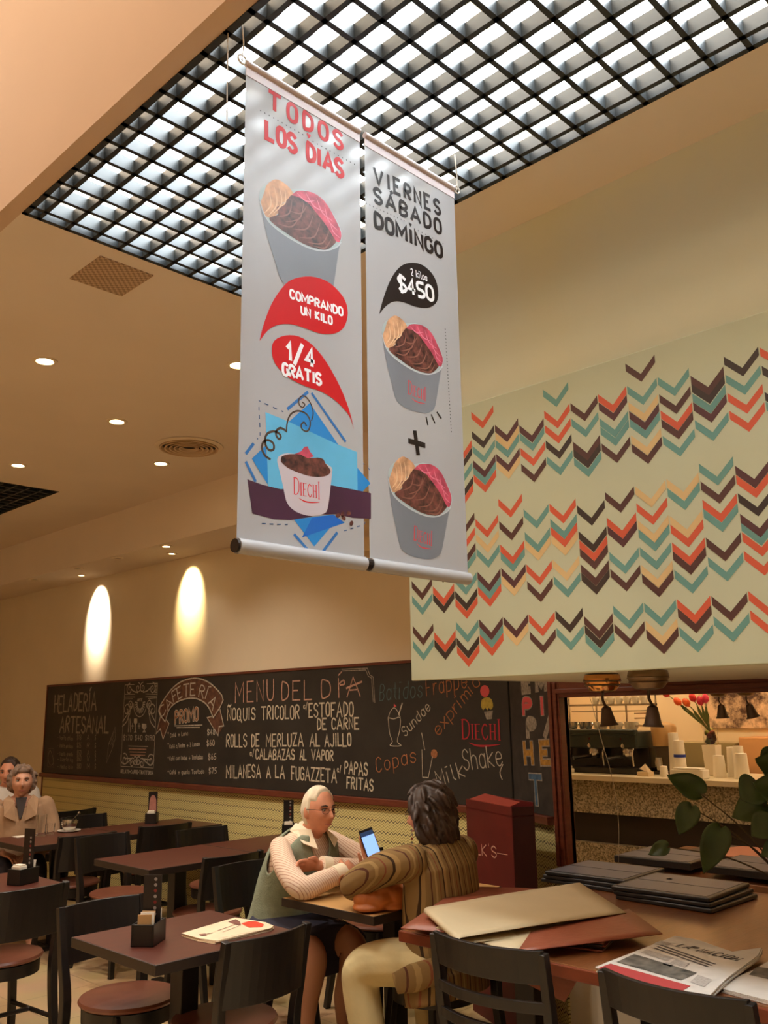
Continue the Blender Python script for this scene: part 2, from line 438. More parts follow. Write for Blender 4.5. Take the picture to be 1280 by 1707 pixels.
for x0, x1, y0, y1 in ((1.2, 4.6, -3, -1.2), (2.3, 4.6, -1.2, 3.01), (1.2, 4.6, 3.01, 6.9), (1.2, 1.75, 6.9, 8.6), (3.23, 4.6, 6.9, 8.6), (1.2, 4.6, 8.6, 11.5)):
    mb.bx(x0, x1, y0, y1, ZC, ZC+0.12)
struct(mb.build('ceiling', W_CEIL))
struct(MB().bx(-3.1, 1.2, -3.1, 11.6, 5.5, 5.6).build('ceiling_tall_bay', W_UP))
struct(MB().bx(1.14, 1.2, -3, 11.5, ZC, 5.5).build('wall_upper', W_UP))
struct(MB().bx(3.965, 4.5, 2.42, 11.5, 3.0, ZC).build('ceiling_soffit', W_CEIL))
struct(MB().bx(4.5, 4.6, 3.36, 11.6, 0, ZC+0.1).build('wall_right', W_WALL))
struct(MB().bx(-3.1, 4.6, 11.5, 11.6, 0, 5.6).build('wall_end', W_WALL))
struct(MB().bx(-3.1, -3.0, -3.1, 11.5, 0, 5.6).build('wall_left', W_WALL))
struct(MB().bx(-3.0, 7.6, -3.1, -3.0, 0, 5.6).build('wall_rear', W_WALL))
# angled return between the blackboard wall and the mirror wall
CH0, CH1 = V3((4.5, 3.36, 0)), V3((4.26, 2.90, 0))
cd = (CH1-CH0).normalized(); cn = V3((cd.y, -cd.x, 0))
if cn.x > 0: cn = -cn
struct(MB().prism([CH0, CH1, CH1-cn*0.06+V3((0.03, 0, 0)), CH0-cn*0.06+V3((0.03, 0, 0))], (0, 0, ZC)).build('wall_return', W_WALL))
# mirror wall; the mirror is modelled as an opening onto its image
HX, HY, HZ0, HZ1 = 4.26, 2.83, 0.79, 1.66
struct(MB().bx(HX, HX+0.03, HY, 2.905, 0, ZC).bx(HX, HX+0.03, -3, HY, 0, HZ0-0.05).bx(HX, HX+0.03, -3, HY, HZ1, ZC).build('wall_mirror', W_WALL))
fr = thing('mirror_frame', 'dark reddish-brown wooden frame of the wall mirror, modelled as an opening onto the coffee bar', 'frame', (HX, HY, HZ0))
fr['kind'] = 'structure'; fr.name = 'trim_1'
MB().bx(HX-0.05, HX+0.035, HY, HY+0.075, 0.79, 1.76).bx(HX-0.062, HX-0.05, HY+0.012, HY+0.03, 0.79, 1.74).bx(HX-0.062, HX-0.05, HY+0.045, HY+0.062, 0.79, 1.74).build('jamb', DARKW, fr, None, bevel=0.004).location = (-HX, -HY, -HZ0)
MB().bx(HX-0.05, HX+0.035, -1.5, HY, HZ1, 1.76).bx(HX-0.062, HX-0.05, -1.5, HY+0.02, HZ1+0.02, HZ1+0.045).build('head_rail', DARKW, fr, None, bevel=0.004).location = (-HX, -HY, -HZ0)
# bulkhead over the mirror with the painted panel on its face
struct(MB().bx(2.59, HX, -3, 2.39, 1.72, ZC).build('wall_bulkhead', W_BULK))
# wainscot, ledge, blackboard rail
ZZ = zigzag_mat(1)
struct(MB().bx(4.488, 4.5, 3.37, 9.53, 0.0, 0.985).build('wall_wainscot', ZZ))
o = MB().bx(0, (CH1-CH0).length, -0.012, 0, 0, 0.985).build('wall_return_wainscot', None)
ZZ2 = zigzag_mat(0); o.data.materials.append(ZZ2); o.location = CH0; o.rotation_euler.z = math.atan2(cd.y, cd.x); struct(o)
struct(MB().bx(4.45, 4.5, 3.38, 9.55, 0.985, 1.028).bx(4.482, 4.5, 9.53, 9.555, 0, 1.0).build('trim_2', DARKW, bevel=0.004))
o = MB().bx(0.0, (CH1-CH0).length-0.05, -0.05, 0, 0.985, 1.028).build('trim_3', DARKW, bevel=0.004); o.location = CH0; o.rotation_euler.z = math.atan2(cd.y, cd.x); struct(o)
# skylight shaft, glazing bars
mb = MB().bx(3.2, 3.26, -2.4, 4.2, ZC+0.12, 4.4).bx(1.2, 3.26, 4.2, 4.26, ZC+0.12, 4.4).bx(1.2, 3.26, -2.46, -2.4, ZC+0.12, 4.4)
struct(mb.build('wall_skylight_shaft', PLASTER))
mb = MB()
BAR = M('glazing_bar_paint', (196, 190, 170), 0.6)
for y in (2.35, 1.45, 0.55, -0.35): mb.obox((1.75, y, 4.15), (0.62, 0.32, 0), (-0.016, 0.03, 0), (0, 0, 0.04))
mb.bx(1.2, 1.26, -1.2, 3.01, 3.86, 3.93).bx(1.34, 1.39, -1.2, 3.01, 4.05, 4.13)
struct(mb.build('skylight_rafters', BAR))
# dark louvred ceiling openings
LOUV = M('louvre_black', (34, 41, 46), 0.45)
def louvre(name, x0, x1, y0, y1, step, label, ox, oy):
    mb = MB(); z0, z1 = ZC-0.004, ZC+0.044; t = 0.0088
    x = x0+ox
    while x < x1-0.01: mb.bx(x-t, x+t, y0, y1, z0, z1); x += step
    y = y1-oy
    while y > y0+0.01: mb.bx(x0, x1, y-t, y+t, z0, z1); y -= step
    c = ((x0+x1)/2, (y0+y1)/2, z0)
    r = thing(name, label, 'ceiling grille', c)
    mb.build('louvre_blades', LOUV, r).location = -V3(c)
    f = MB().bx(x0, x0+0.02, y0, y1, z0, z1).bx(x1-0.02, x1, y0, y1, z0, z1).bx(x0, x1, y0, y0+0.02, z0, z1).bx(x0, x1, y1-0.02, y1, z0, z1)
    f.build('grille_frame', LOUV, r).location = -V3(c)
    return r
louvre('ceiling_grille', 1.2, 2.3, -1.2, 3.01, 0.108, 'large dark egg-crate ceiling grille under the bright skylight', 0.06, 0.07)
louvre('ceiling_grille', 1.75, 3.23, 6.9, 8.6, 0.108, 'small unlit dark ceiling grille at the far left edge', 0.06, 0.07)
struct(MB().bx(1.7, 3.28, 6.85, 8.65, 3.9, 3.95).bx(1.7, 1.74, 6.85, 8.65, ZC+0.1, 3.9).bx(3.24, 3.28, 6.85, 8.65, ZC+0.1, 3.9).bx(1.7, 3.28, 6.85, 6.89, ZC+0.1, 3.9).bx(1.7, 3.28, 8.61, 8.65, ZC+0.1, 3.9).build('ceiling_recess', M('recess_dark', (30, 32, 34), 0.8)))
# ragged paint edge along the opening
# ------------------------------------------------------------------ ceiling lights
LAMP_ON = M('lamp_glow', (255, 240, 210), 0.4, emit=(255, 226, 176), es=28)
LAMP_OFF = M('lamp_off', (120, 98, 72), 0.4)
TRIMW = M('lamp_trim_white', (230, 214, 186), 0.4)
def downlight(x, y, z, label, on=True, power=DOWN_W, r=0.045, target=None, cone=115, color=WARM, blend=0.7):
    t = thing('recessed_downlight', label, 'ceiling light', (x, y, z), group='recessed ceiling downlights')
    MB().lathe([(r+0.018, 0), (r+0.018, -0.006), (r, -0.008), (r-0.004, -0.002), (r-0.004, 0.0)], seg=24, cap=False).build('trim_ring', TRIMW, t, smooth=True)
    MB().lathe([(r-0.005, -0.0015), (r*0.5, -0.003), (0.002, -0.003)], seg=20).build('lens', LAMP_ON if on else LAMP_OFF, t, smooth=True)
    if on and power:
        tg = V3(target) if target else V3((x, y, 0))
        l = lamp('downlight_bulb', 'SPOT', (0, 0, -0.03), power, color, None, t, 0.035, cone, blend)
        l.rotation_euler = (tg-V3((x, y, z-0.03))).to_track_quat('-Z', 'Y').to_euler()
    return t
downlight(1.892, 4.299, ZC, 'brightest glowing ceiling spotlight, nearest below the square vent panel')
downlight(2.66, 4.942, ZC, 'glowing ceiling spotlight between the brightest one and the round air vent')
downlight(2.653, 3.668, ZC, 'glowing ceiling spotlight close to the left edge of the white banner')
downlight(2.642, 6.333, ZC, 'small glowing ceiling spotlight above the unlit far-left grille')
downlight(3.38, 5.602, ZC, 'dim small ceiling spotlight just left below the round air vent', power=DOWN_W*0.7)
# unseen lamps added overhead to light the tall bay and the near tables
for x, y in ((-0.6, 0.2), (0.5, 2.0), (-0.8, 3.4), (0.4, 5.0), (-0.8, 7.4)):
    t = thing('added_bay_lamp', 'unseen warm lamp added under the tall bay ceiling', 'ceiling light', (x, y, 5.5), group='added tall bay lamps')
    MB().lathe([(0.02, 0), (0.02, -0.1), (0.06, -0.12), (0.07, -0.22)], seg=20, cap=False).build('housing', LAMP_OFF, t, smooth=True)
    MB().lathe([(0.06, -0.2), (0.001, -0.2)], seg=20, cap=False).build('lens', LAMP_ON, t)
    lamp('added_bay_light', 'POINT', (0, 0, -0.3), VOID_W, WARM, None, t, 0.08)
# soffit fittings and the two bright pools on the wall
downlight(4.049, 6.573, 3.0, 'lit downlight under the soffit above the coffee price list', power=6, r=0.035)
downlight(4.28, 6.85, 3.0, 'wall washer under the soffit above the yellow pool of light', power=150, r=0.03, target=(4.5, 6.86, 2.71), cone=63, color=(1.0, 0.74, 0.36), blend=0.9)
downlight(4.28, 8.52, 3.0, 'wall washer under the soffit above the white pool of light', power=520, r=0.03, target=(4.5, 8.53, 2.71), cone=63, color=(1.0, 0.80, 0.60), blend=0.9)
downlight(4.037, 7.374, 3.0, 'unlit square-looking fitting in the soffit beside the lit downlight', on=False, r=0.04)
downlight(4.047, 8.133, 3.0, 'unlit soffit fitting above the white pool of light', on=False, r=0.04)
downlight(4.06, 9.1, 3.0, 'farthest unlit soffit fitting near the end wall', on=False, r=0.04)
downlight(4.10, 5.2, 3.0, 'unlit soffit fitting beside the left edge of the banner', on=False, r=0.03)
# round air diffuser and perforated panel
t = thing('air_diffuser', 'round ceiling air vent with concentric rings', 'air vent', (3.294, 5.104, ZC))
mb = MB()
for k in range(5):
    r0 = 0.05+0.032*k; mb.lathe([(r0, -0.002), (r0+0.010, -0.022), (r0+0.020, -0.022), (r0+0.014, -0.002)], seg=36, cap=False)
mb.build('vent_rings', M('vent_metal', (205, 176, 138), 0.45), t, smooth=True)
MB().lathe([(0.002, -0.004), (0.205, -0.004), (0.205, -0.001)], seg=36).build('vent_throat', M('vent_dark', (40, 30, 22), 0.8), t)
MB().lathe([(0.195, -0.004), (0.2, -0.014), (0.23, -0.004)], seg=40, cap=False).build('vent_rim', TRIMW, t, smooth=True)
pm = bpy.data.materials.new('perforated_panel'); pm.use_nodes = True; nt = pm.node_tree
tc = nt.nodes.new('ShaderNodeTexCoord'); ck = nt.nodes.new('ShaderNodeTexChecker'); ck.inputs['Scale'].default_value = 70
ck.inputs[1].default_value = (*lin((196, 168, 136)), 1); ck.inputs[2].default_value = (*lin((150, 122, 94)), 1)
nt.links.new(tc.outputs['Object'], ck.inputs[0]); nt.links.new(ck.outputs[0], nt.nodes['Principled BSDF'].inputs[0])
tag(MB().bx(1.56, 1.80, 3.10, 3.36, ZC-0.006, ZC).build('vent_panel', pm, None, (1.68, 3.23, ZC-0.006)), 'square perforated vent panel in the ceiling beside the dark grille', 'vent panel')

# ------------------------------------------------------------------ chevron mural
PM = Plane((2.565, 0, 0), (0, -1, 0), (0, 0, 1))
mur = thing('mural_panel', 'cream wall panel painted with rows of orange, teal, tan and brown chevrons', 'mural', (2.59, 2.389, 1.713))
MB().bx(2.566, 2.5895, -2.0, 2.389, 1.713, 2.742).build('panel', W_MUR, mur, bevel=0.003).location = (-2.59, -2.389, -1.713)
CHV = "0:1786T 1844B 1960T 2018B 2103R;1:1783K 1812R 1957K 1986R 2072K;2:1753R 1783K 1841T 1927R 1957K 2015T 2095T 2125B 2183R 2238B 2349R 2378K 2435T 2490K 2520R;3:1786R 1814T 1842P 1961R 1988T 2016P 2103T 2158Y 2214R 2384R 2413T 2440P 2497T 2554K 2631R;4:1814Y 1842P 1989Y 2017P 2075T 2102R 2188B 2271R 2414Y 2441P 2494T 2524Y 2553P;5:1783B 1841R 1957B 2016R 2101Y 2131T 2214T 2381B 2440R 2496T 2526P;6:1787T 1845K 1962T 2019Y 2104Y 2133R 2161T 2215R 2385T 2443K 2499R 2553R 2632T;7:1758T 1787K 1817B 1961K 1989B 2043B 2071R 2101K 2190K 2357T 2387K 2414B 2496T 2553B;8:1783B 1841T 1960B 2016T 2102P 2130R 2216B 2383B 2441T 2470T 2527P 2556R;9:1757B 1784Y 1840T 1931B 1960Y 2016T 2074T 2103Y 2159R 2215Y 2357B 2386Y 2441T 2469P 2499Y 2555T 2634B;10:1756T 1813B 1841R 1931T 1988B 2016R 2072R 2100Y 2188T 2218Y 2358T 2414B 2443R 2497B 2556T;11:1780T 1839B 1956T 2015B 2103T 2132R 2189B 2245T 2384T 2442P 2471T 2502K 2529B;12:1788R 1843R 1960R 2015R 2046T 2070P 2132K 2187R 2216P 2387R 2443R 2502T 2560K;13:2387T 2417K 2498K 2556R;14:1758T 1787K 1960T 2018B 2130R 2190K 2385T 2441B 2499R;15:1786T 1842R 1988K 2016T 2102R 2216T 2413K 2441R 2527T"
draws = {c: Draw(PM, -0.0006+0.00005*i) for i, c in enumerate('RKTPYB')}
CHV = CHV.replace('13:2387T', '13:1757B 1784Y 1960Y 2016T 2102R 2187B 2387T')
cols_ = dict(p_.split(':') for p_ in CHV.split(';'))
CHV += ''.join(';%d:%s' % (i, cols_[str(2+(i-16) % 11)]) for i in range(16, 36))
for part in CHV.split(';'):
    ci, lst = part.split(':'); y = 2.3225-int(ci)*0.1095; prev = None
    for it in sorted(lst.split()):
        z = int(it[:4])/1000
        if prev and z-prev < 0.013: continue
        prev = z; hw = 0.0528; a = 0.0285; dz = 0.0515
        for sg in (-1, 1):
            draws[it[4]].poly([(-y, z), (-y+sg*hw, z+dz), (-y+sg*hw, z+dz+a-0.0012), (-y, z+a-0.0012)])
CC = {'R': ('orange', (196, 84, 54)), 'K': ('dark_olive', (52, 38, 28)), 'T': ('teal', (96, 142, 134)), 'P': ('plum', (78, 42, 42)), 'Y': ('tan', (206, 176, 124)), 'B': ('brown', (76, 44, 36))}
for c, (n, rgb) in CC.items():
    draws[c].build(n+'_chevrons', M('chevron_'+n, rgb, 0.6), mur).location = (-2.59, -2.389, -1.713)

# ------------------------------------------------------------------ hanging banners
BY = 1.70
PB = Plane((0, BY-0.0003, 0), (1, 0, 0), (0, 0, 1), True)
VIN = M('banner_vinyl', (172, 170, 171), 0.2, var=0.02, scale=4, bump=0.08, bscale=5, coat=0.2)
SLEEVE = M('banner_sleeve', (214, 198, 198), 0.5)
b1 = crop(380, 40, 420/1280); b2 = crop(380, 480, 420/1280); b3 = crop(400, 640, 240/1280)
pt = lambda cr, *l: [cr(l[i], l[i+1]) for i in range(0, len(l), 2)]
RED = M('print_red', (196, 36, 40), 0.3, spec=0.2); INK = M('print_black', (38, 30, 28), 0.3, spec=0.2); WHT = M('print_white', (238, 236, 238), 0.3, spec=0.2)
CUPG = M('print_cup_grey', (122, 125, 133), 0.3, var=0.12, scale=3); CUPR = M('print_cup_rim', (166, 178, 178), 0.3); CUPW = M('print_cup_white', (196, 184, 190), 0.3)
CHOC = M('print_chocolate', (92, 50, 42), 0.4, var=0.85, scale=55, stretch=(1, 1, 1)); BERRY = M('print_berry', (188, 70, 92), 0.4, var=0.45, scale=30); CARA = M('print_caramel', (196, 146, 108), 0.4, var=0.45, scale=30)
BLU0 = M('print_blue', (40, 130, 200), 0.3); BLU1 = M('print_sky_blue', (96, 176, 214), 0.3, var=0.12, scale=6); BLU2 = M('print_deep_blue', (28, 100, 190), 0.3); PLUM = M('print_plum', (72, 38, 62), 0.3, var=0.25, scale=4); CURL = M('print_curl', (74, 58, 48), 0.3); DASH = M('print_dash', (70, 92, 128), 0.3); LGR = M('print_logo_red', (214, 60, 66), 0.3, spec=0.2)
def banner(nm, x0, x1, label):
    t = thing('hanging_banner', label, 'banner', (x0, BY, 1.97), group=None)
    # vinyl sheet, gently bowed, rolled at the foot
    mb = MB(); nx, nz = 10, 40; zb, zt = 2.0, 3.30; P = []
    vs_ = []
    for j in range(nz+1):
        for i in range(nx+1):
            z = zb+(zt-zb)*j/nz; u = i/nx
            vs_.append((x0+(x1-x0)*u, BY, z))
    fs = [(j*(nx+1)+i, j*(nx+1)+i+1, (j+1)*(nx+1)+i+1, (j+1)*(nx+1)+i) for j in range(nz) for i in range(nx)]
    mb.add(vs_, fs)
    so = mb.build('vinyl_sheet', VIN, t, smooth=True); so.location = (-x0, -BY, -1.97)
    MB().tube([(x0+0.001, BY, 1.985), (x1-0.001, BY, 1.985)], 0.019, seg=16).build('foot_roll', VIN, t, smooth=True).location = (-x0, -BY, -1.97)
    MB().tube([(x0+0.001, BY, 3.288), (x1-0.001, BY, 3.288)], 0.009, seg=16).bx(x0, x1, BY-.0012, BY+.0012, 3.252, 3.285).build('head_sleeve', SLEEVE, t, smooth=True).location = (-x0, -BY, -1.97)
    return t
def decal(t, d, name, mat, x0): d.build(name, mat, t).location = (-x0, -BY, -1.97)
XA0, XA1, XB0, XB1 = 1.235, 1.652, 1.672, 2.085
ba = banner('a', XA0, XA1, 'white banner printed TODOS LOS DIAS with red bubbles and tubs of ice cream')
bb = banner('b', XB0, XB1, 'white banner printed VIERNES SABADO DOMINGO with two ice cream tubs and a plus')
MB().tube([(1.229, BY, 1.985), (1.2345, BY, 1.985)], 0.017, seg=14).build('end_cap', INK, ba).location = (-XA0, -BY, -1.97)
MB().tube([(1.653, BY, 1.985), (1.671, BY, 1.985)], 0.017, seg=14).build('end_cap', INK, bb).location = (-XB0, -BY, -1.97)
CORD = M('string_white', (210, 205, 195), 0.6)
for bt, xx, x0 in ((ba, 1.222, XA0), (bb, 2.10, XB0)):
    MB().tube([(xx, BY, 3.29), (xx+0.004, BY, 3.34), (xx-0.004, BY, 3.42)], 0.0022, seg=6).tube([(xx+0.013*math.cos(a), BY, 3.292+0.013*math.sin(a)) for a in [i*math.pi/6 for i in range(13)]], 0.0025, seg=6).build('hanging_string', CORD, bt).location = (-x0, -BY, -1.97)
MB().tube([(1.21, 1.75, 3.40), (1.205, 1.74, 3.2), (1.2, 1.73, 3.11)], 0.0016, seg=5).build('loose_string', CORD, ba).location = (-XA0, -BY, -1.97)
def fan(d, pts, sm=0): d.pxpoly(pts, sm)
def sim(src0, src1, dst0, dst1):
    """similarity in the banner plane that takes one tub to another"""
    a = complex(*src0); b_ = complex(*src1); c = complex(*dst0); e = complex(*dst1); k = (e-c)/(b_-a)
    return lambda p: ((c+k*(complex(*p)-a)).real, (c+k*(complex(*p)-a)).imag)
TUB = {'cup': pt(b2, 780,215, 790,290, 805,380, 830,480, 850,560, 875,592, 920,618, 970,632, 1010,636, 1040,622, 1052,600, 1062,545, 1080,430, 1090,395, 1070,420, 1020,437, 960,425, 880,380, 820,330, 795,285),
 'rim': pt(b2, 780,225, 786,190, 806,165, 830,165, 900,180, 970,185, 1050,260, 1092,350, 1088,400, 1070,420, 1020,437, 960,425, 880,380, 820,330, 795,285),
 'cara': pt(b2, 786,240, 800,200, 812,165, 845,140, 878,155, 905,185, 910,215, 870,240, 850,285, 825,305, 800,295),
 'choc': pt(b2, 845,260, 880,235, 910,200, 960,210, 1000,270, 1050,330, 1075,385, 1040,430, 1000,432, 940,410, 870,362, 825,325, 818,305, 850,290),
 'berry': pt(b2, 905,205, 930,185, 985,190, 1030,225, 1065,290, 1090,355, 1085,395, 1070,395, 1040,340, 1000,280, 955,225)}
def tub(t, x0, f, off, logo, cupmat=None):
    for i, (k, m) in enumerate((('rim', CUPR), ('cara', CARA), ('choc', CHOC), ('berry', BERRY), ('cup', CUPG))):
        d = Draw(PB, 0.0006+off+i*0.0001)
        q = [f(PB.at(*p)) for p in TUB[k]]; q = smooth_line(q+[q[0]], 3)[:-1]
        d.poly(q); decal(t, d, 'printed_'+{'rim': 'tub_rim', 'cara': 'caramel', 'choc': 'chocolate', 'berry': 'berry', 'cup': 'tub'}[k], m, x0)
    rnd = random.Random(11)
    for nm_, m_, segs_ in (('caramel_streaks', M('print_caramel_light', (224, 184, 144), 0.4), [(800,285,818,190),(815,295,838,170),(835,285,858,170),(852,262,880,185)]),
                           ('chocolate_ripples', M('print_chocolate_light', (136, 88, 74), 0.4), [(850,300,905,225),(880,320,950,235),(850,330,930,300),(905,350,985,285),(930,385,1010,320),(960,405,1045,350),(900,275,960,250),(985,420,1050,390)]),
                           ('berry_ripples', M('print_berry_light', (220, 120, 140), 0.4), [(925,195,990,225),(960,195,1030,270),(1000,215,1060,310),(1030,250,1078,350),(1050,320,1084,380)]),
                           ('rim_highlight', M('print_rim_light', (186, 190, 194), 0.3), [(783,240,795,285,820,330,880,382,960,427,1020,439,1070,422,1088,400)])):
        d = Draw(PB, 0.0013+off)
        for q in segs_:
            P_ = [f(PB.at(*b2(q[i], q[i+1]))) for i in range(0, len(q), 2)]
            if len(P_) == 2:
                (ax, ay), (bx_, by_) = P_; mx_, my_ = (ax+bx_)/2+(by_-ay)*.2, (ay+by_)/2-(bx_-ax)*.2; P_ = smooth_line([P_[0], (mx_, my_), P_[1]], 4)
            else: P_ = smooth_line(P_, 4)
            d.line(P_, .0042 if nm_ != 'rim_highlight' else .0036, taper=nm_ != 'rim_highlight')
        decal(t, d, 'printed_'+nm_, m_, x0)
    if logo:
        d = Draw(PB, 0.0014+off); p0, p1 = PB.at(*b2(912, 537)), PB.at(*b2(1003, 572)); d.logo(f(p0), f(p1), 0.042); decal(t, d, 'tub_logo', LGR, x0)
sA, sB = PB.at(*b2(780, 220)), PB.at(*b2(1090, 400))
tub(ba, XA0, sim(sA, sB, PB.at(*b1(157, 880)), PB.at(*b1(575, 1110))), 0, False)
tub(bb, XB0, lambda p: p, 0, True)
tub(bb, XB0, sim(sA, sB, PB.at(*b2(812, 950)), PB.at(*b2(1133, 1112))), 0, True)
def P1(t, x0, name, mat, off, fn):
    d = Draw(PB, off); fn(d); decal(t, d, name, mat, x0)
def _(d):
    d.pxtext('TODOS', b1(205, 425), b1(580, 640), 88*.328, 0.0120, track=.6, caps=False); d.pxtext('LOS DIAS', b1(195, 580), b1(583, 782), 90*.328, 0.0135, track=.32, caps=False)
    c = PB.at(*b1(410, 568)); d.poly([(c[0], c[1]-.009), (c[0]+.008, c[1]+.003), (c[0]+.004, c[1]+.008), (c[0], c[1]+.004), (c[0]-.004, c[1]+.008), (c[0]-.008, c[1]+.003)])
P1(ba, XA0, 'red_lettering', RED, 0.0008, _)
def dots(d, a, b, n, r=0.0021):
    p, q = PB.at(*a), PB.at(*b)
    for i in range(n): d.disc((p[0]+(q[0]-p[0])*i/(n-1), p[1]+(q[1]-p[1])*i/(n-1)), r, 6)
P1(ba, XA0, 'dotted_rule', INK, 0.0008, lambda d: (dots(d, b1(165, 440), b1(380, 562), 11), dots(d, b1(432, 598), b1(642, 713), 11)))
def _(d):
    d.pxpoly(pt(b2, 160,270, 172,215, 200,130, 235,55, 290,-18, 340,-48, 420,-58, 500,-35, 560,15, 597,70, 608,130, 596,185, 570,218, 530,233, 470,232, 400,208, 330,186, 260,186, 205,213), 3)
P1(ba, XA0, 'upper_red_bubble', RED, 0.0016, _)
P1(ba, XA0, 'lower_red_bubble', RED, 0.0016, lambda d: d.pxpoly(pt(b2, 640,720, 618,655, 580,605, 530,560, 470,525, 390,498, 300,450, 240,385, 222,320, 235,268, 290,242, 360,247, 430,292, 500,378, 570,505, 615,620), 3))
def _(d):
    d.pxtext('COMPRANDO', b2(316, 50), b2(582, 142), 42*.328, 0.0062, track=.3, caps=False); d.pxtext('UN KILO', b2(372, 132), b2(528, 186), 40*.328, 0.0062, track=.3, caps=False)
    d.pxtext('1/4', b2(300, 365), b2(440, 405), 88*.328, 0.0115, track=.3, caps=False); d.pxtext('GRATIS', b2(278, 440), b2(472, 494), 58*.328, 0.0082, track=.25, caps=False)
P1(ba, XA0, 'bubble_lettering', WHT, 0.0022, _)
P1(ba, XA0, 'blue_triangles', BLU0, 0.0005, lambda d: (d.pxpoly(pt(b3, 430,340, 620,170, 880,550, 640,470)), d.pxpoly(pt(b3, 105,665, 230,545, 260,915)), d.pxpoly(pt(b3, 1030,730, 1160,885, 1090,955, 1030,945)), d.pxpoly(pt(b3, 480,1205, 830,1160, 930,1235, 800,1280, 660,1445))))
P1(ba, XA0, 'light_blue_square', BLU1, 0.0007, lambda d: d.pxpoly(pt(b3, 225,250, 420,330, 870,540, 1040,605, 1045,950, 820,910, 380,945, 250,915)))
P1(ba, XA0, 'deep_blue_wedge', BLU2, 0.0008, lambda d: d.pxpoly(pt(b3, 550,1365, 640,1190, 830,1165, 925,1230, 800,1280)))
P1(ba, XA0, 'plum_band', PLUM, 0.0010, lambda d: d.pxpoly(pt(b3, 65,848, 200,897, 360,935, 500,930, 650,905, 820,902, 1000,937, 1164,972, 1164,1200, 1000,1190, 850,1157, 700,1162, 600,1187, 450,1210, 300,1202, 110,1152)))
def _(d):
    w = 0.0115
    for l in ((420,225, 605,70), (635,80, 940,515), (122,528, 50,622), (50,690, 140,870), (480,1335, 680,1565, 865,1320)): d.pxline(pt(b3, *l), w*0.7, caps=False)
P1(ba, XA0, 'blue_outlines', M('print_line_blue', (52, 112, 176), 0.3), 0.0006, _)
def _(d):
    w = 0.0050
    for l in ((165,148, 183,155), (168,205, 168,235), (170,275, 172,312), (174,345, 176,385), (178,430, 178,460), (150,490, 160,486), (218,175, 252,188), (292,208, 328,224), (368,240, 384,248), (194,1242, 228,1242), (262,1245, 296,1245), (330,1248, 362,1248), (398,1250, 424,1250), (925,1305, 950,1300), (980,1288, 1008,1280), (1040,1270, 1068,1262), (1110,1222, 1106,1250), (1095,705, 1108,716), (1135,742, 1155,768)): d.pxline(pt(b3, *l), w*0.6, caps=False)
P1(ba, XA0, 'dashed_lines', DASH, 0.0006, _)
def _(d):
    d.pxline(pt(b3, 265,668, 225,640, 195,580, 205,520, 250,500, 295,530, 298,580, 262,590, 230,550, 222,490, 245,440, 300,422, 345,440, 362,470, 345,490, 322,460, 322,420, 360,392, 412,420), 0.0062, sm=4)
    d.pxline(pt(b3, 412,420, 420,340, 450,270, 510,240, 580,260, 620,320, 618,390, 590,422, 550,400, 545,360, 570,342, 588,370), 0.0046, sm=4)
    d.pxline(pt(b3, 635,325, 650,260, 630,180, 590,120, 550,108, 522,140, 530,190, 560,208, 575,180, 555,165), 0.0034, sm=4)
P1(ba, XA0, 'curled_flourish', CURL, 0.0012, _)
P1(ba, XA0, 'printed_small_tub', CUPW, 0.0014, lambda d: d.pxpoly(pt(b3, 330,690, 342,645, 420,615, 560,640, 700,680, 812,740, 816,800, 800,950, 778,1110, 740,1155, 640,1175, 540,1155, 460,1110, 410,1040, 380,900), 2))
P1(ba, XA0, 'printed_small_berry', BERRY, 0.0016, lambda d: d.pxpoly(pt(b3, 480,625, 540,600, 570,560, 600,555, 620,600, 655,645, 600,665, 540,645)))
P1(ba, XA0, 'printed_small_chocolate', CHOC, 0.0018, lambda d: d.pxpoly(pt(b3, 360,690, 370,645, 440,625, 540,630, 600,660, 690,655, 740,670, 760,710, 800,760, 795,800, 740,825, 640,825, 520,790, 420,745), 2))
def _(d):
    for x, y, rr in ((870,1170,.5), (920,1190,-.5), (965,1150,.2), (990,1240,.9), (910,1160,1.2)): d.disc(PB.at(*b3(x, y)), 0.0085, 12, 0.006, rr)
P1(ba, XA0, 'printed_coffee_beans', CHOC, 0.0018, _)
P1(ba, XA0, 'small_tub_logo', LGR, 0.0022, lambda d: d.logo(PB.at(*b3(470, 978)), PB.at(*b3(708, 1018)), 0.043))
def _(d):
    d.pxtext('VIERNES', b1(745, 805), b1(1078, 972), 74*.328, 0.0112, track=.55, caps=False); d.pxtext('SÁBADO', b1(745, 903), b1(1083, 1068), 72*.328, 0.0112, track=.5, caps=False); d.pxtext('DOMINGO', b1(748, 1030), b1(1088, 1188), 72*.328, 0.0128, track=.34, caps=False)
    c = PB.at(*b1(926, 1020)); d.poly([(c[0], c[1]-.008), (c[0]+.007, c[1]+.003), (c[0]+.0035, c[1]+.007), (c[0], c[1]+.0035), (c[0]-.0035, c[1]+.007), (c[0]-.007, c[1]+.003)])
    dots(d, b1(702, 912), b1(895, 1000), 12); dots(d, b1(948, 1040), b1(1092, 1115), 9); dots(d, b2(1103, 210), b2(1134, 730), 32)
    d.pxline(pt(b2, 1006,655, 1015,698), 0.006, caps=False); d.pxline(pt(b2, 1032,642, 1051,688), 0.005, caps=False); d.pxline(pt(b2, 1060,630, 1084,664), 0.006, caps=False)
    d.pxline(pt(b2, 948,724, 966,850), 0.016, caps=False); d.pxline(pt(b2, 915,776, 1002,800), 0.016, caps=False)
P1(bb, XB0, 'black_lettering', INK, 0.0008, _)
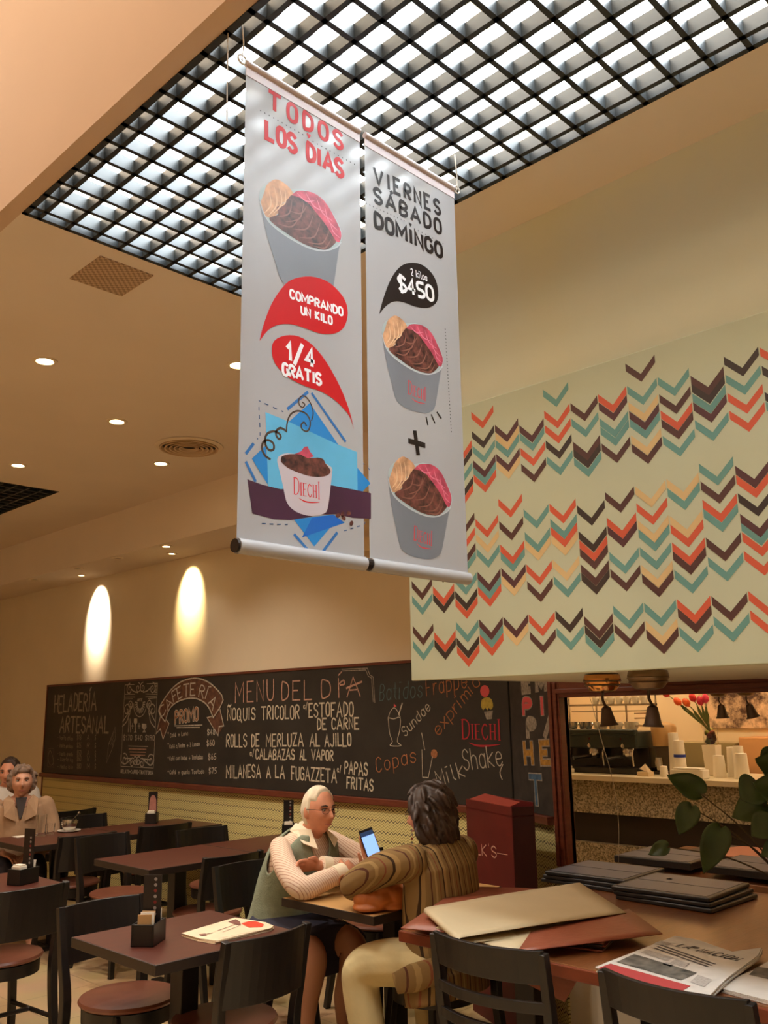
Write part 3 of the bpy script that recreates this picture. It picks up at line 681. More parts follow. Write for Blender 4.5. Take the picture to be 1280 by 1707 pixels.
P1(bb, XB0, 'black_bubble', INK, 0.0008, lambda d: d.pxpoly(pt(b2, 767,135, 785,65, 815,-20, 850,-82, 890,-118, 940,-128, 990,-115, 1035,-75, 1060,-25, 1068,40, 1052,82, 1010,102, 950,95, 890,72, 840,70, 800,95), 3))
P1(bb, XB0, 'bubble_lettering', WHT, 0.0012, lambda d: (d.pxtext('2 kilos', b1(930, 1275), b1(1012, 1306), 32*.328, 0.0032, track=.35), d.pxtext('$450', b1(870, 1352), b1(1045, 1408), 72*.328, 0.0105, track=.25, caps=False)))
# ------------------------------------------------------------------ blackboards and chalk
PW = Plane((4.478, 0, 0), (0, -1, 0), (0, 0, 1))
PC = Plane(CH0+cn*0.018, cd, (0, 0, 1))
c1 = crop(60, 1100, .25); c2 = crop(360, 1090, 1/3.765); c8 = crop(640, 1100, 1/4.267)
CHK = M('chalk_white', (176, 166, 146), 0.9, var=0.3, scale=60); CHKD = M('chalk_dusty', (146, 136, 120), 0.9, var=0.35, scale=60)
CHKP = M('chalk_pink', (182, 142, 120), 0.9, var=0.3, scale=50); CHKT = M('chalk_teal', (78, 98, 96), 0.9, var=0.3, scale=50); CHKB = M('chalk_brown', (156, 100, 62), 0.9, var=0.3, scale=50)
RIB = M('chalk_ribbon_brown', (92, 58, 38), 0.9, var=0.4, scale=25); CRED = M('sign_red', (168, 36, 44), 0.6); CGOLD = M('chalk_gold', (168, 122, 48), 0.9, var=0.3, scale=40); CBLUE = M('chalk_blue', (64, 92, 116), 0.9, var=0.3, scale=40); CYEL = M('chalk_yellow', (170, 150, 62), 0.9, var=0.2, scale=40); CPNK = M('chalk_coral', (204, 84, 84), 0.9)
bd = thing('chalkboard', 'long black chalkboard wall menu with chalk lettering above the zigzag wainscot', 'chalkboard', (4.5, 6.4, 1.03))
OFF = (-4.5, -6.4, -1.03)
MB().bx(4.48, 4.5, 3.375, 9.53, 1.03, 1.92).build('board', BLACKB, bd).location = OFF
MB().bx(4.474, 4.5, 3.375, 9.55, 1.918, 1.936).bx(4.474, 4.5, 9.53, 9.55, 1.03, 1.93).build('board_edge', DARKW, bd).location = OFF
def B(name, mat, fn, off=0.0, pl=PW, par=None, o=OFF):
    d = Draw(pl, off+0.0006); fn(d); x = d.build(name, mat, par or bd); x.location = o; return x
S = 1.0
def _(d):
    d.pxtext('HELADERÍA', c1(122, 350), c1(400, 335), 27, 0.020, jit=.05, track=.3); d.pxtext('ARTESANAL', c1(158, 478), c1(482, 484), 25, 0.020, jit=.06, track=.3)
B('ice_cream_heading', CHKD, _)
def _(d):
    for i, y in enumerate((530, 583, 635, 672, 722)):
        d.pxtext(['- Vasito chico', '- Vasito mediano', '- Vasito grande', '- Cuarto kg', '- Medio kilo'][i], c1(145, y), c1(245, y+6), 6, 0.005, jit=.1); d.pxtext(['$18', '$25', '$50', '$60', '$80'][i], c1(274, y), c1(300, y+2), 8, 0.006)
        d.pxtext(['A', 'R', 'A', 'W', 'M'][i], c1(340, y+2), c1(356, y+3), 8, 0.005); d.pxtext('$', c1(392, y+4), c1(399, y+4), 8, 0.005)
    d.pxline(pt(c1, 528,448, 485,560, 470,688, 505,600, 530,520, 528,448), 0.006)
    for k in range(4): d.pxline(pt(c1, 490+k*9,560+k*6, 522-k*3,480+k*28), 0.004)
    d.pxline(pt(c1, 95,600, 80,650, 95,700, 115,690, 110,640, 95,600), 0.005, sm=3); d.pxline(pt(c1, 88,590, 118,590, 118,715, 78,712, 82,590), 0.003)
B('ice_cream_prices', CHKD, _)
def spiral(d, c, r, turns, a0, w, sx=1, n=26):
    pts = []
    for i in range(n):
        t = i/(n-1); a = a0+sx*turns*2*math.pi*t; rr = r*(1-.85*t); pts.append((c[0]+rr*math.cos(a), c[1]+rr*math.sin(a)))
    d.line(pts, w)
c9 = crop(200, 1130, 70/703)
def _(d):
    for l in ((85,120, 240,112), (450,100, 630,90), (85,275, 250,272), (430,268, 625,275), (80,325, 250,322), (430,320, 618,305), (75,355, 210,352), (470,345, 612,335), (85,120, 15,1480), (630,90, 560,1510), (15,1480, 560,1510), (140,1140, 470,1150)): d.pxline(pt(c9, *l), 0.006)
    for x in range(8): d.pxline(pt(c9, 580,100+x*24, 625,98+x*24), 0.005)
    for cx, cy, r, sx, a0 in ((160,190,.055,1,1.5), (545,175,.055,-1,1.5), (305,170,.05,-1,1.5), (380,165,.05,1,1.5), (115,540,.07,1,-1), (545,540,.07,-1,4), (170,450,.045,1,-1), (495,440,.045,-1,4), (80,1370,.06,-1,2), (510,1390,.06,1,1), (205,1420,.045,1,1), (255,1400,.045,-1,2), (310,1400,.045,1,1), (365,1430,.045,-1,2)):
        spiral(d, PW.at(*c9(cx, cy)), r, 1.4, a0, 0.010, sx)
    for l in ((190,190, 240,230, 300,245), (390,240, 450,220, 520,160), (50,730, 150,570, 195,480), (45,810, 120,720, 150,600), (590,730, 520,600, 470,500), (585,830, 510,730, 495,600), (20,1290, 20,1400, 90,1440, 190,1350), (560,1300, 565,1400, 500,1460, 370,1340), (80,1345, 200,1350), (380,1360, 510,1370)): d.pxline(pt(c9, *l), 0.012, sm=4)
    c = PW.at(*c9(338, 430))
    d.line([(c[0]+.115*math.cos(a), c[1]+.0+.12*math.sin(a)) for a in [math.pi+i*math.pi/14 for i in range(15)]], 0.008)
    for i in range(13):
        a = math.pi*0.95+i*math.pi*1.1/12; d.line([(c[0]+.05*math.cos(a), c[1]+.05*math.sin(a)), (c[0]+.085*math.cos(a), c[1]+.085*math.sin(a))], 0.012)
    d.pxtext('ARTE', c9(290, 390), c9(372, 388), 4, 0.006)
    d.pxline(pt(c9, 150,690, 150,770, 140,900), .012); d.pxline(pt(c9, 175,690, 178,900), .012)
    d.pxpoly(pt(c9, 235,680, 288,680, 290,750, 265,785, 265,890, 282,915, 230,915, 252,890, 250,785, 232,750)); d.pxpoly(pt(c9, 368,765, 442,770, 445,830, 415,870, 435,912, 375,912, 400,870, 366,830))
    for x in (210, 322): d.pxline(pt(c9, x,760, x,850), .008); d.pxline(pt(c9, x-20,805, x+20,805), .008)
    d.pxtext('$170 $40 $190', c9(60, 1040), c9(575, 1045), 8, 0.007)
    d.pxtext('GELATO-CAFFE-TRATTORIA', c9(12, 1590), c9(555, 1618), 5.2, 0.008)
B('ornamental_poster', M('chalk_poster', (168, 160, 144), 0.9, var=0.2, scale=60), _)
B('poster_fine_print', CHKP, lambda d: [d.pxline(pt(c9, 150+k*12,1190+k*50, 440-k*10,1195+k*50), 0.008) for k in range(3)])
arcO = [(805,495), (845,530), (885,425), (870,395), (820,345), (835,290), (885,215), (950,155), (1050,122), (1140,140), (1200,185), (1248,265), (1225,335), (1250,440), (1215,505), (1140,385), (1190,390), (1225,340), (1180,360)]
B('ribbon_fill', RIB, lambda d: (
  [d.pxpoly([c1(*a), c1(*b_), c1(*c_), c1(*e)]) for a, b_, c_, e in zip([(818,340), (860,255), (920,180), (985,138), (1060,122), (1130,138), (1195,185)], [(860,255), (920,180), (985,138), (1060,122), (1130,138), (1195,185), (1248,268)], [(890,330), (935,285), (990,262), (1050,255), (1105,272), (1150,312), (1182,385)], [(862,412), (890,330), (935,285), (990,262), (1050,255), (1105,272), (1150,312)])],
  d.pxpoly(pt(c1, 835,360, 888,425, 848,528, 830,460, 802,492)), d.pxpoly(pt(c1, 1225,335, 1250,440, 1215,505, 1140,385, 1190,385))), 0.0)
def _(d):
    d.pxline(pt(c1, 862,412, 818,340, 860,255, 920,180, 985,138, 1060,122, 1130,138, 1195,185, 1248,268, 1182,385), 0.012, sm=3)
    d.pxline(pt(c1, 862,412, 890,330, 935,285, 990,262, 1050,255, 1105,272, 1150,312, 1182,385), 0.012, sm=3)
    d.pxline(pt(c1, 835,360, 802,492, 830,460, 848,528, 888,425, 870,400), 0.010); d.pxline(pt(c1, 1228,330, 1252,440, 1222,445, 1215,505, 1142,385, 1170,378), 0.010)
    for ch, x, y, x2, y2, h in (('C',838,385,868,345,17), ('A',882,345,912,292,18), ('F',918,280,945,258,18), ('E',950,262,975,245,19), ('T',985,245,1020,240,20), ('E',1030,238,1060,236,20), ('R',1085,243,1115,255,20), ('Í',1122,250,1136,262,18), ('A',1150,290,1178,335,20)):
        d.pxtext(ch, c1(x, y), c1(x2, y2), h, 0.012)
    d.pxline(pt(c1, 925,440, 1108,434), 0.009); d.pxline(pt(c1, 940,452, 1092,450), 0.009)
B('coffee_ribbon_lettering', CHK, _, 0.001)
B('promo_outline', CHK, lambda d: d.pxtext('PROMO', c1(928, 424), c1(1082, 400), 20, 0.026, track=.35), 0.0)
B('promo_fill', CHKB, lambda d: d.pxtext('PROMO', c1(928, 424), c1(1082, 400), 20, 0.012, track=.35), 0.0008)
def _(d):
    for t_, a, b_, pr, x, y, y2 in (('Café + Luna', (895, 516), (1012, 502), '$48', 1143, 500, 498), ('Café c/leche + 3 Lunas', (892, 590), (1090, 572), '$60', 1140, 573, 570), ('Café con leche + Tostadas', (892, 670), (1112, 660), '$65', 1150, 665, 662), ('Café + gusto Tostado', (892, 762), (1120, 757), '$75', 1154, 757, 755)):
        d.pxtext(t_, c1(*a), c1(*b_), 6.2, 0.006, jit=.05); d.pxtext(pr, c1(x, y), c1(x+50, y2), 9, 0.007); d.pxtext('+', c1(876, y-6), c1(886, y-6), 5, 0.006)
B('coffee_prices', CHK, _)
B('menu_heading', CHKP, lambda d: (d.pxtext('MENU', c2(122, 306), c2(362, 290), 33, 0.011), d.pxtext('DEL', c2(412, 292), c2(600, 286), 31, 0.011), d.pxtext('DÍA', c2(662, 280), c2(905, 264), 31, 0.010, track=.5), d.pxline(pt(c2, 820,215, 915,175), 0.014), d.pxline(pt(c2, 770,190, 800,165, 805,190, 780,195), 0.012, sm=3)))
def _(d):
    L = [('ÑOQUIS', 72, 416, 245, 412, 19), ('TRICOLOR', 285, 410, 522, 406, 21), ('ESTOFADO', 584, 396, 862, 389, 22), ('DE CARNE', 637, 472, 895, 471, 18), ('ROLLS', 66, 582, 192, 580, 20), ('DE', 224, 580, 270, 580, 20), ('MERLUZA', 316, 580, 548, 578, 20), ('AL', 590, 580, 650, 580, 20), ('AJILLO', 684, 580, 848, 578, 20), ('CALABAZAS', 250, 660, 492, 662, 16), ('AL', 528, 662, 565, 662, 16), ('VAPOR', 600, 664, 735, 668, 16), ('MILANESA', 66, 776, 280, 778, 20), ('A', 318, 776, 342, 776, 18), ('LA', 374, 778, 430, 780, 20), ('FUGAZZETA', 474, 786, 756, 806, 21), ('PAPAS', 808, 748, 950, 762, 20), ('FRITAS', 822, 840, 985, 862, 18)]
    for t_, x, y, x2, y2, h in L: d.pxtext(t_, c2(x, y), c2(x2, y2), h, 0.0115, track=.35, jit=.04)
    for x, y in ((550, 345), (215, 640), (762, 742)): d.pxtext('c/', c2(x, y), c2(x+24, y-2), 9, 0.007)
B('menu_of_the_day', M('chalk_cream', (196, 184, 158), 0.9, var=0.25, scale=60), _)
B('corner_scroll', CHKD, lambda d: (d.pxline(pt(c2, 790,97, 950,90, 966,133, 986,145, 997,305), 0.006), d.pxline(pt(c2, 792,107, 940,101, 956,140, 976,152, 987,300), 0.006)))
B('batidos', CHKT, lambda d: d.pxtext('Batidos', (633, 1168), (704, 1162), 27, 0.007, slant=.1))
B('frappe', CHKB, lambda d: (d.pxtext('Frappé', (711, 1160), (778, 1146), 26, 0.007, slant=.1), d.pxtext('exprimido', (731, 1227), (812, 1126), 22, 0.007, track=.3)))
def _(d):
    d.pxtext('Sundae', (676, 1228), (718, 1182), 17, 0.007); d.pxtext('Milk', (731, 1311), (775, 1294), 26, 0.007); d.pxtext('Shake', (774, 1284), (838, 1276), 34, 0.007, track=.35)
    d.pxline(pt(c8, 840,850, 825,800, 845,745), .007, sm=3)
    d.pxline(pt(c8, 30,410, 40,520, 60,580, 45,610, 122,610, 95,580, 112,500, 115,410, 70,420, 30,410), 0.006, sm=3); d.pxline(pt(c8, 32,408, 45,370, 72,340, 100,370, 115,405), .006, sm=3); d.pxline(pt(c8, 105,390, 130,310), .010)
    d.pxline(pt(c8, 270,640, 275,835, 315,838, 345,690), 0.005); d.pxline(pt(c8, 290,640, 268,520), .006)
B('drinks_lettering', CHK, _)
B('copas', CHKB, lambda d: (d.pxtext('Copas', (628, 1288), (694, 1270), 24, 0.007, slant=.1), d.disc(PW.at(*c8(357, 668)), .028, 20)))
B('sundae_cherry', CPNK, lambda d: (d.disc(PW.at(*c8(717, 222)), 0.036, 24), d.pxpoly(pt(c8, 70,340, 72,312, 90,330))))
B('cone_scoop', CYEL, lambda d: d.pxpoly(pt(c8, 690,330, 695,285, 730,265, 765,280, 777,330, 760,355, 745,340, 735,360, 722,340, 705,358), 2))
B('cone_cup', CHKD, lambda d: d.pxpoly(pt(c8, 712,370, 775,360, 768,420, 730,424)), )
B('logo_lettering', CRED, lambda d: d.logo(PW.at(*c8(548, 562)), PW.at(*c8(830, 566)), 0.118))
# second board on the angled return
bc = thing('chalkboard', 'narrow chalkboard with coloured block capitals beside the brown mirror frame', 'chalkboard', CH0+V3((0, 0, 1.03)))
OC = tuple(-(CH0+V3((0, 0, 1.03))))
Lc = (CH1-CH0).length
MB().obox(CH0+cd*Lc/2+cn*0.009+V3((0, 0, 1.47)), cd*(Lc/2-0.004), cn*0.008, (0, 0, 0.44)).build('board', M('board_worn', (50, 44, 38), 0.7, var=0.4, scale=14), bc).location = OC
BL = [('EMP', (872, 1152), (935, 1144), 20, CHKD), ('PIC', (873, 1189), (938, 1188), 26, CPNK), ('PAP', (880, 1226), (960, 1226), 30, CHKD), ('HEL', (876, 1271), (946, 1271), 36, CGOLD), ('T', (886, 1338), (904, 1340), 50, CBLUE)]
for t_, a, b_, h, m_ in BL:
    def cut(d):
        # keep the capitals inside the board
        keep = [f for f in d.mb.f if all(((d.mb.v[i]-PC.o).dot(PC.u)) < Lc-0.012 and d.mb.v[i].z < 1.90 for i in f)]
        d.mb.f = keep
    tr = .9
    B('capital_outline', CHKD, lambda d: (d.pxtext(t_, a, b_, h*.86, 0.044, track=tr), cut(d)), 0.0, PC, bc, OC)
    B('capital_fill', m_, lambda d: (d.pxtext(t_, a, b_, h*.86, 0.030, track=tr), cut(d)), 0.0008, PC, bc, OC)
# ------------------------------------------------------------------ tables
TOPW = M('table_top_brown', (78, 36, 24), 0.38, var=0.12, scale=6, stretch=(1, 5, 1))
TOPY = M('table_top_tan', (188, 146, 92), 0.4, var=0.08, scale=6)
EDGE = M('table_edge_black', (40, 30, 24), 0.45)
BLK = M('black_lacquer', (20, 15, 13), 0.42, var=0.15, scale=10)
SEATW = M('seat_brown', (108, 62, 44), 0.36, var=0.16, scale=7)
def cafe_table(x0, x1, y0, y1, label, top=TOPW, zt=0.75, group=None):
    c = V3(((x0+x1)/2, (y0+y1)/2, 0)); t = thing('cafe_table', label, 'table', c, group=group)
    hx, hy = (x1-x0)/2, (y1-y0)/2
    MB().bx(-hx+.004, hx-.004, -hy+.004, hy-.004, zt-0.02, zt).build('table_top', top, t, bevel=0.003)
    f = MB().bx(-hx, hx, -hy, -hy+.012, zt-.038, zt-.001).bx(-hx, hx, hy-.012, hy, zt-.038, zt-.001).bx(-hx, -hx+.012, -hy+.012, hy-.012, zt-.038, zt-.001).bx(hx-.012, hx, -hy+.012, hy-.012, zt-.038, zt-.001)
    f.build('edge_band', EDGE, t, bevel=0.002)
    MB().bx(-.04, .04, -.04, .04, 0.03, zt-.035).build('column', BLK, t, bevel=0.004)
    MB().bx(-.2, .2, -.035, .035, 0, .03).bx(-.035, .035, -.2, .2, 0, .028).bx(-.16, .16, -.03, .03, zt-.045, zt-.022).build('cross_base', BLK, t, bevel=0.004)
    return t
cafe_table(1.845, 2.50, 2.965, 3.585, 'square brown cafe table in front holding the magazine and black caddy')
cafe_table(2.88, 3.66, 4.73, 5.36, 'brown cafe table, left half of the long pair along the zigzag wall', group='paired wall tables')
cafe_table(3.665, 4.44, 4.73, 5.36, 'brown cafe table against the zigzag wall, right half of the long pair')
cafe_table(2.83, 3.62, 6.2, 6.84, 'brown cafe table in front of the elderly woman with glasses and a bowl')
cafe_table(3.625, 4.42, 6.2, 6.84, 'far brown cafe table against the wall holding a caddy with a pink card')
cafe_table(1.76, 2.385, 4.68, 5.30, 'brown cafe table cut off by the left picture edge')
cafe_table(2.875, 3.76, 2.925, 3.545, 'tan-topped cafe table between the two talking women', TOPY)

# ------------------------------------------------------------------ chairs (front = local +Y)
def arc_panel(mb, hw, z0, z1, y0, sag, th, n=12, lean=0.0):
    """curved board between the posts, bowed backwards"""
    rr = []
    for i in range(n+1):
        u = -1+2*i/n; x = hw*u; y = y0-sag*(1-u*u)
        nx, ny = -2*sag*u/hw if hw else 0, 1
        l = math.hypot(nx, ny); ox, oy = -nx/l*th/2*-1, -th/2
        rr.append([V3((x, y-th/2+lean*0, z0)), V3((x, y+th/2, z0)), V3((x, y+th/2-lean, z1)), V3((x, y-th/2-lean, z1))])
    mb.rings(rr)
def cafe_chair(label, ladder=False):
    t = thing('cafe_chair', label, 'chair')
    zt, hw = (0.875, 0.215) if ladder else (0.815, 0.195)
    MB().lathe([(0.01, 0.445), (0.17, 0.445), (0.198, 0.452), (0.204, 0.462), (0.198, 0.472), (0.15, 0.478), (0.01, 0.474)], seg=36).build('seat', SEATW, t, smooth=True)
    MB().lathe([(0.168, 0.385), (0.188, 0.388), (0.19, 0.445), (0.168, 0.445)], seg=32, cap=False).build('seat_ring', BLK, t, smooth=True)
    for sx in (-1, 1):
        MB().tube([(sx*.125, .125, .44), (sx*.15, .15, .2), (sx*.165, .17, 0)], [.026, .024, .021], seg=4).build('leg', BLK, t, bevel=0.003)
        MB().tube([(sx*.185, -.27, 0), (sx*.18, -.215, .25), (sx*.18, -.195, .45), (sx*(hw-.004), -.215, .62), (sx*hw, -.25, zt-.008)], [.022, .026, .027, .024, .020], seg=4, sub=3).build('leg', BLK, t, bevel=0.003)
    MB().tube([(-.145, .145, .2), (-.17, -.21, .2)], .011, seg=8).tube([(.145, .145, .2), (.17, -.21, .2)], .011, seg=8).tube([(-.16, -.03, .2), (.16, -.03, .2)], .011, seg=8).build('stretcher', BLK, t, smooth=True)
    if ladder:
        for z0, z1, y in ((.775, .875, -.236), (.69, .725, -.228), (.605, .64, -.218)):
            mb = MB(); arc_panel(mb, hw, z0, z1, y, .055, .02, lean=.015 if z0 > .75 else .005); mb.build('back_rail', BLK, t, bevel=0.003)
    else:
        mb = MB(); arc_panel(mb, hw, .575, .805, -.215, .045, .016, lean=.03); mb.build('backrest', BLK, t, bevel=0.003)
    return t
chairA = cafe_chair('x'); chairB = cafe_chair('x', True)
CH = [ # (x, y of seat centre, facing angle from +Y, label)
 (2.05, 4.70, 0.02, 'dark chair at the left picture edge with its brown round seat, back to the camera'),
 (2.14, 3.63, math.pi+.02, 'dark chair behind the front table, its brown seat below the left table corner'),
 (2.24, 3.10, 0.04, 'dark chair in front of the magazine, its solid curved back nearest the camera'),
 (3.31, 4.77, 0.0, 'dark chair pulled up to the long pair of tables, back to the camera'),
 (3.88, 5.46, math.pi-.05, 'dark chair against the zigzag wall on the far side of the long tables'),
 (3.27, 5.70, math.pi+.08, 'dark chair with a visible brown seat beyond the left end of the long tables'),
 (3.22, 6.32, -.05, 'dark chair facing the elderly woman across her table, below the metal bowl'),
 (3.88, 6.36, -.12, 'dark chair with its back towards the wall caddy with the pink card'),
 (3.80, 6.98, math.pi+.1, 'dark chair on the far side of the wall table, right of the elderly woman'),
 (3.9, 7.95, .2, 'farthest dark chair near the wall behind the elderly woman'),
 (3.17, 3.98, math.pi, 'dark chair under the white-haired woman in the vest'),
 (3.18, 2.86, 0.0, 'dark chair under the woman in the striped brown shirt'),
 (3.05, 7.08, math.pi+.1, 'dark chair under the elderly woman in the beige jacket'),
 (3.35, 7.75, math.pi, 'dark chair under the man at the far left'),
 (3.80, 3.80, math.pi-.1, 'dark empty chair by the wall beyond the raised phone'),
]
for i, (x, y, a, lb) in enumerate(CH):
    if i == 0: c = chairA; c.location = (x, y, 0); c.rotation_euler.z = a; c['label'] = lb
    else: dup(chairA, (x, y, 0), a, lb)
chairB.location = (2.70, 1.985, 0); chairB.rotation_euler.z = -math.pi/2+.03; chairB['label'] = 'dark slatted-back chair in front of the folded cream placemats'
dup(chairB, (2.665, 1.305, 0), -math.pi/2-.04, 'dark slatted-back chair in front of the newspaper, lower right')

# ------------------------------------------------------------------ big shared table
BIGW = M('big_table_wood', (118, 70, 38), 0.28, var=0.18, scale=5, stretch=(1, 7, 1), bump=0.08, bscale=18, coat=0.5)
BIGE = M('big_table_edge', (112, 52, 30), 0.35, var=0.2, scale=8)
ZB = 0.79; TX, TY = 2.645, 2.56
t = thing('large_table', 'large reddish wooden table on the right with placemats, folders and newspapers', 'table', (3.4, 1.3, 0))
o3 = (-3.4, -1.3, 0)
MB().bx(TX+.012, HX-.07, -.3, TY-.012, ZB-.03, ZB).build('table_top', BIGW, t, bevel=0.004).location = o3
MB().bx(TX, TX+.012, -.3, TY, ZB-.042, ZB-.002).bx(TX+.012, HX-.07, TY-.012, TY, ZB-.042, ZB-.002).bx(TX, HX-.07, -.3, -.288, ZB-.042, ZB-.002).build('edge_band', BIGE, t, bevel=0.004).location = o3
for x, y in ((3.05, 2.25), (3.95, 2.25), (3.05, 0.1), (3.95, 0.1)):
    MB().bx(x-.045, x+.045, y-.045, y+.045, 0, ZB-.035).build('leg', BLK, t, bevel=0.004).location = o3

# placemats: leather-like sheets, cream on one side and russet on the other
CREAM = M('placemat_cream', (186, 168, 134), 0.55, var=0.06, scale=5); RUST = M('placemat_russet', (132, 70, 48), 0.45, var=0.12, scale=9, bump=0.15, bscale=60); PADK = M('placemat_dark', (48, 36, 30), 0.4, var=0.2, scale=9)
def sheet(name, pts, th, mat, label, cat, group=None, n=6):
    """pts: four corners (px, py, z) in order; bilinear sheet with thickness"""
    c = [hit(x, y, z=z) for x, y, z in pts]; mb = MB(); vs_ = []
    for j in range(n+1):
        for i in range(n+1):
            u, v = i/n, j/n; vs_.append(c[0]*(1-u)*(1-v)+c[1]*u*(1-v)+c[2]*u*v+c[3]*(1-u)*v)
    mb.add(vs_, [(j*(n+1)+i, j*(n+1)+i+1, (j+1)*(n+1)+i+1, (j+1)*(n+1)+i) for j in range(n) for i in range(n)])
    org = V3(((c[0].x+c[2].x)/2, (c[0].y+c[2].y)/2, min(p.z for p in c)))
    o = mb.build(name, mat, None, org, smooth=True); s_ = o.modifiers.new('t', 'SOLIDIFY'); s_.thickness = th; s_.offset = -1
    return tag(o, label, cat, group)
def polysheet(name, pts, th, mat, label, cat, bend=None, group=None):
    c = [hit(*p[:2], z=p[2]) for p in pts]
    org = V3((sum(p.x for p in c)/len(c), sum(p.y for p in c)/len(c), min(p.z for p in c)))
    mb = MB(); mb.prism(c, (0, 0, th)); o = mb.build(name, mat, None, org, bevel=0.0006)
    return tag(o, label, cat, group)
# lower stack of dark mats at the left corner
for k in range(5):
    z = ZB+.002+.006*k; dx = random.uniform(-.012, .012)
    p = [(2.69+dx, 2.53-.01*k), (2.86+dx, 1.80), (3.35+dx, 1.96), (3.18, 2.535-.008*k)]
    mb = MB().prism([V3((x, y, z)) for x, y in p], (0, 0, .005)); tag(mb.build('placemat', PADK if k % 2 else RUST, None, V3((2.95, 2.3, z)), bevel=.001), 'dark placemat in the stack under the folded cream sheets, %s' % ['at the very bottom', 'second from the bottom', 'middle of the stack', 'second from the top', 'topmost of the stack'][k], 'placemat', 'stacked dark placemats')
zz = ZB+.034
sheet('placemat', [(668, 1548, zz), (770, 1478, zz), (900, 1482, zz), (800, 1560, zz)], .003, RUST, 'russet placemat showing behind the folded cream sheet by the striped shirt', 'placemat')
sheet('placemat', [(862, 1586, zz+.004), (885, 1553, zz+.012), (1048, 1515, zz+.02), (1104, 1556, zz+.004)], .003, RUST, 'russet placemat curling at the right of the folded cream sheets', 'placemat')
sheet('placemat', [(726, 1546, zz+.006), (790, 1510, zz+.01), (1000, 1520, zz+.012), (860, 1588, zz+.004)], .003, CREAM, 'lower cream placemat sticking out under the folded top sheet', 'placemat')
# folded top sheet: a tube-like fold at the left, russet inside
a0, a1 = hit(712, 1512, z=zz+.04), hit(770, 1562, z=zz+.035); b0, b1_ = hit(966, 1471, z=zz+.028), hit(1044, 1521, z=zz+.02)
def fold_sheet():
    mb = MB(); vs_ = []; n = 14; m = 8
    for j in range(m+1):
        v = j/m; A = a0.lerp(a1, v); Bp = b0.lerp(b1_, v); d = (Bp-A)
        for i in range(n+1):
            if i <= 6:
                a = math.pi*(i/6); p = A+V3((0, 0, -.012))+d.normalized()*(-.014*math.sin(a))+V3((0, 0, -.012*math.cos(a))) if False else A+d.normalized()*(-.018*math.sin(a))+V3((0, 0, -.013+.013*-math.cos(a)))
            else:
                p = A.lerp(Bp, (i-6)/8)+V3((0, 0, .003*math.sin((i-6)/8*math.pi)))
            vs_.append(p)
        vs_[-(n+1)] = A.lerp(Bp, .5)+V3((0, 0, -.028))
    mb.add(vs_, [(j*(n+1)+i, j*(n+1)+i+1, (j+1)*(n+1)+i+1, (j+1)*(n+1)+i) for j in range(m) for i in range(n)])
    return mb
o = fold_sheet().build('placemat', CREAM, None, V3((a0.x, a0.y, zz+.01)), smooth=60); s_ = o.modifiers.new('t', 'SOLIDIFY'); s_.thickness = .0025
tag(o, 'large cream placemat folded over on top of the pile', 'placemat')
# hanging mats below the table edge seen through the chair
tag(MB().prism([V3((2.70, 2.08, .70)), V3((2.70, 1.86, .66)), V3((2.70, 1.80, .745)), V3((2.70, 2.2, .745))], (.004, 0, 0)).build('menu_card', RUST, None, V3((2.70, 2.0, .66))), 'russet mat hanging below the table edge seen through the slatted chair', 'placemat')

# menu folders: black covers with grey plastic windows
FOLD = M('folder_black', (30, 27, 26), 0.4); FWIN = M('folder_grey', (84, 86, 98), 0.35, var=0.15, scale=8); SHN = M('folder_sticker', (190, 180, 165), 0.3)
def folder(cx, cy, z, rz, lx, ly, th, label, sticker=True):
    t = thing('menu_folder', label, 'menu folder', (cx, cy, z), rz)
    MB().bx(-lx/2, lx/2, -ly/2, ly/2, 0, th).build('cover', FOLD, t, bevel=0.006, segs=3)
    MB().bx(-lx/2+.02, -.006, -ly/2+.02, ly/2-.02, th, th+.0015).build('window', FWIN, t)
    MB().bx(.006, lx/2-.02, -ly/2+.02, ly/2-.02, th, th+.0015).build('window', FWIN, t)
    if sticker: MB().lathe([(.001, th+.002), (.014, th+.002)], c=(lx*.18, ly*.2, 0), seg=8).build('sticker', SHN, t)
    return t
fz = ZB+.001
ang = 0.0
for k in range(3): folder(3.98, 2.49-.01*k, fz+.019*k, .04*(k-1), .40, .42, .018, 'black menu folder of the stack against the brown jamb, %s' % ['lowest one', 'middle one', 'top one with dull grey windows'][k], False)
for k in range(3): folder(3.86, 2.00+.012*k, fz+.019*k, -.03+.03*k, .42, .44, .018, 'black menu folder, %s of the stack in front of the mirror' % ['lowest', 'middle one', 'top one with a sticker'][k], k == 2)
# mirror image of the big table with its folders and mats, built solid
t = thing('reflected_table', 'mirror image of the large table, built solid, carrying folders and placemats', 'table', (4.8, 1.4, 0)); o4 = (-4.8, -1.4, 0)
MB().bx(HX+.09, 5.3, -.3, 2.72, ZB-.035, ZB-.002).build('table_top', BIGW, t, bevel=.003).location = o4
for x, y in ((4.45, 2.6), (5.2, 2.6), (4.45, -.2), (5.2, -.2)): MB().bx(x-.03, x+.03, y-.03, y+.03, 0, ZB-.03).build('leg', BLK, t).location = o4
folder(4.60, 2.46, fz+.02, .03, .42, .42, .036, 'mirror image of a black menu folder, nearest the brown jamb', False)
folder(4.60, 1.95, fz+.018, -.02, .42, .46, .036, 'mirror image of a black menu folder with bluish window', False)
PINKM = M('placemat_pink', (176, 112, 92), 0.5)
tag(MB().prism([V3((4.86, 2.5, ZB+.03)), V3((5.25, 2.35, ZB+.03)), V3((5.28, 1.7, ZB+.03)), V3((4.86, 1.6, ZB+.03))], (0, 0, .004)).build('placemat', PINKM, None, V3((5.05, 2.0, ZB+.03))), 'mirror image of a pinkish placemat behind the plant stems', 'placemat')
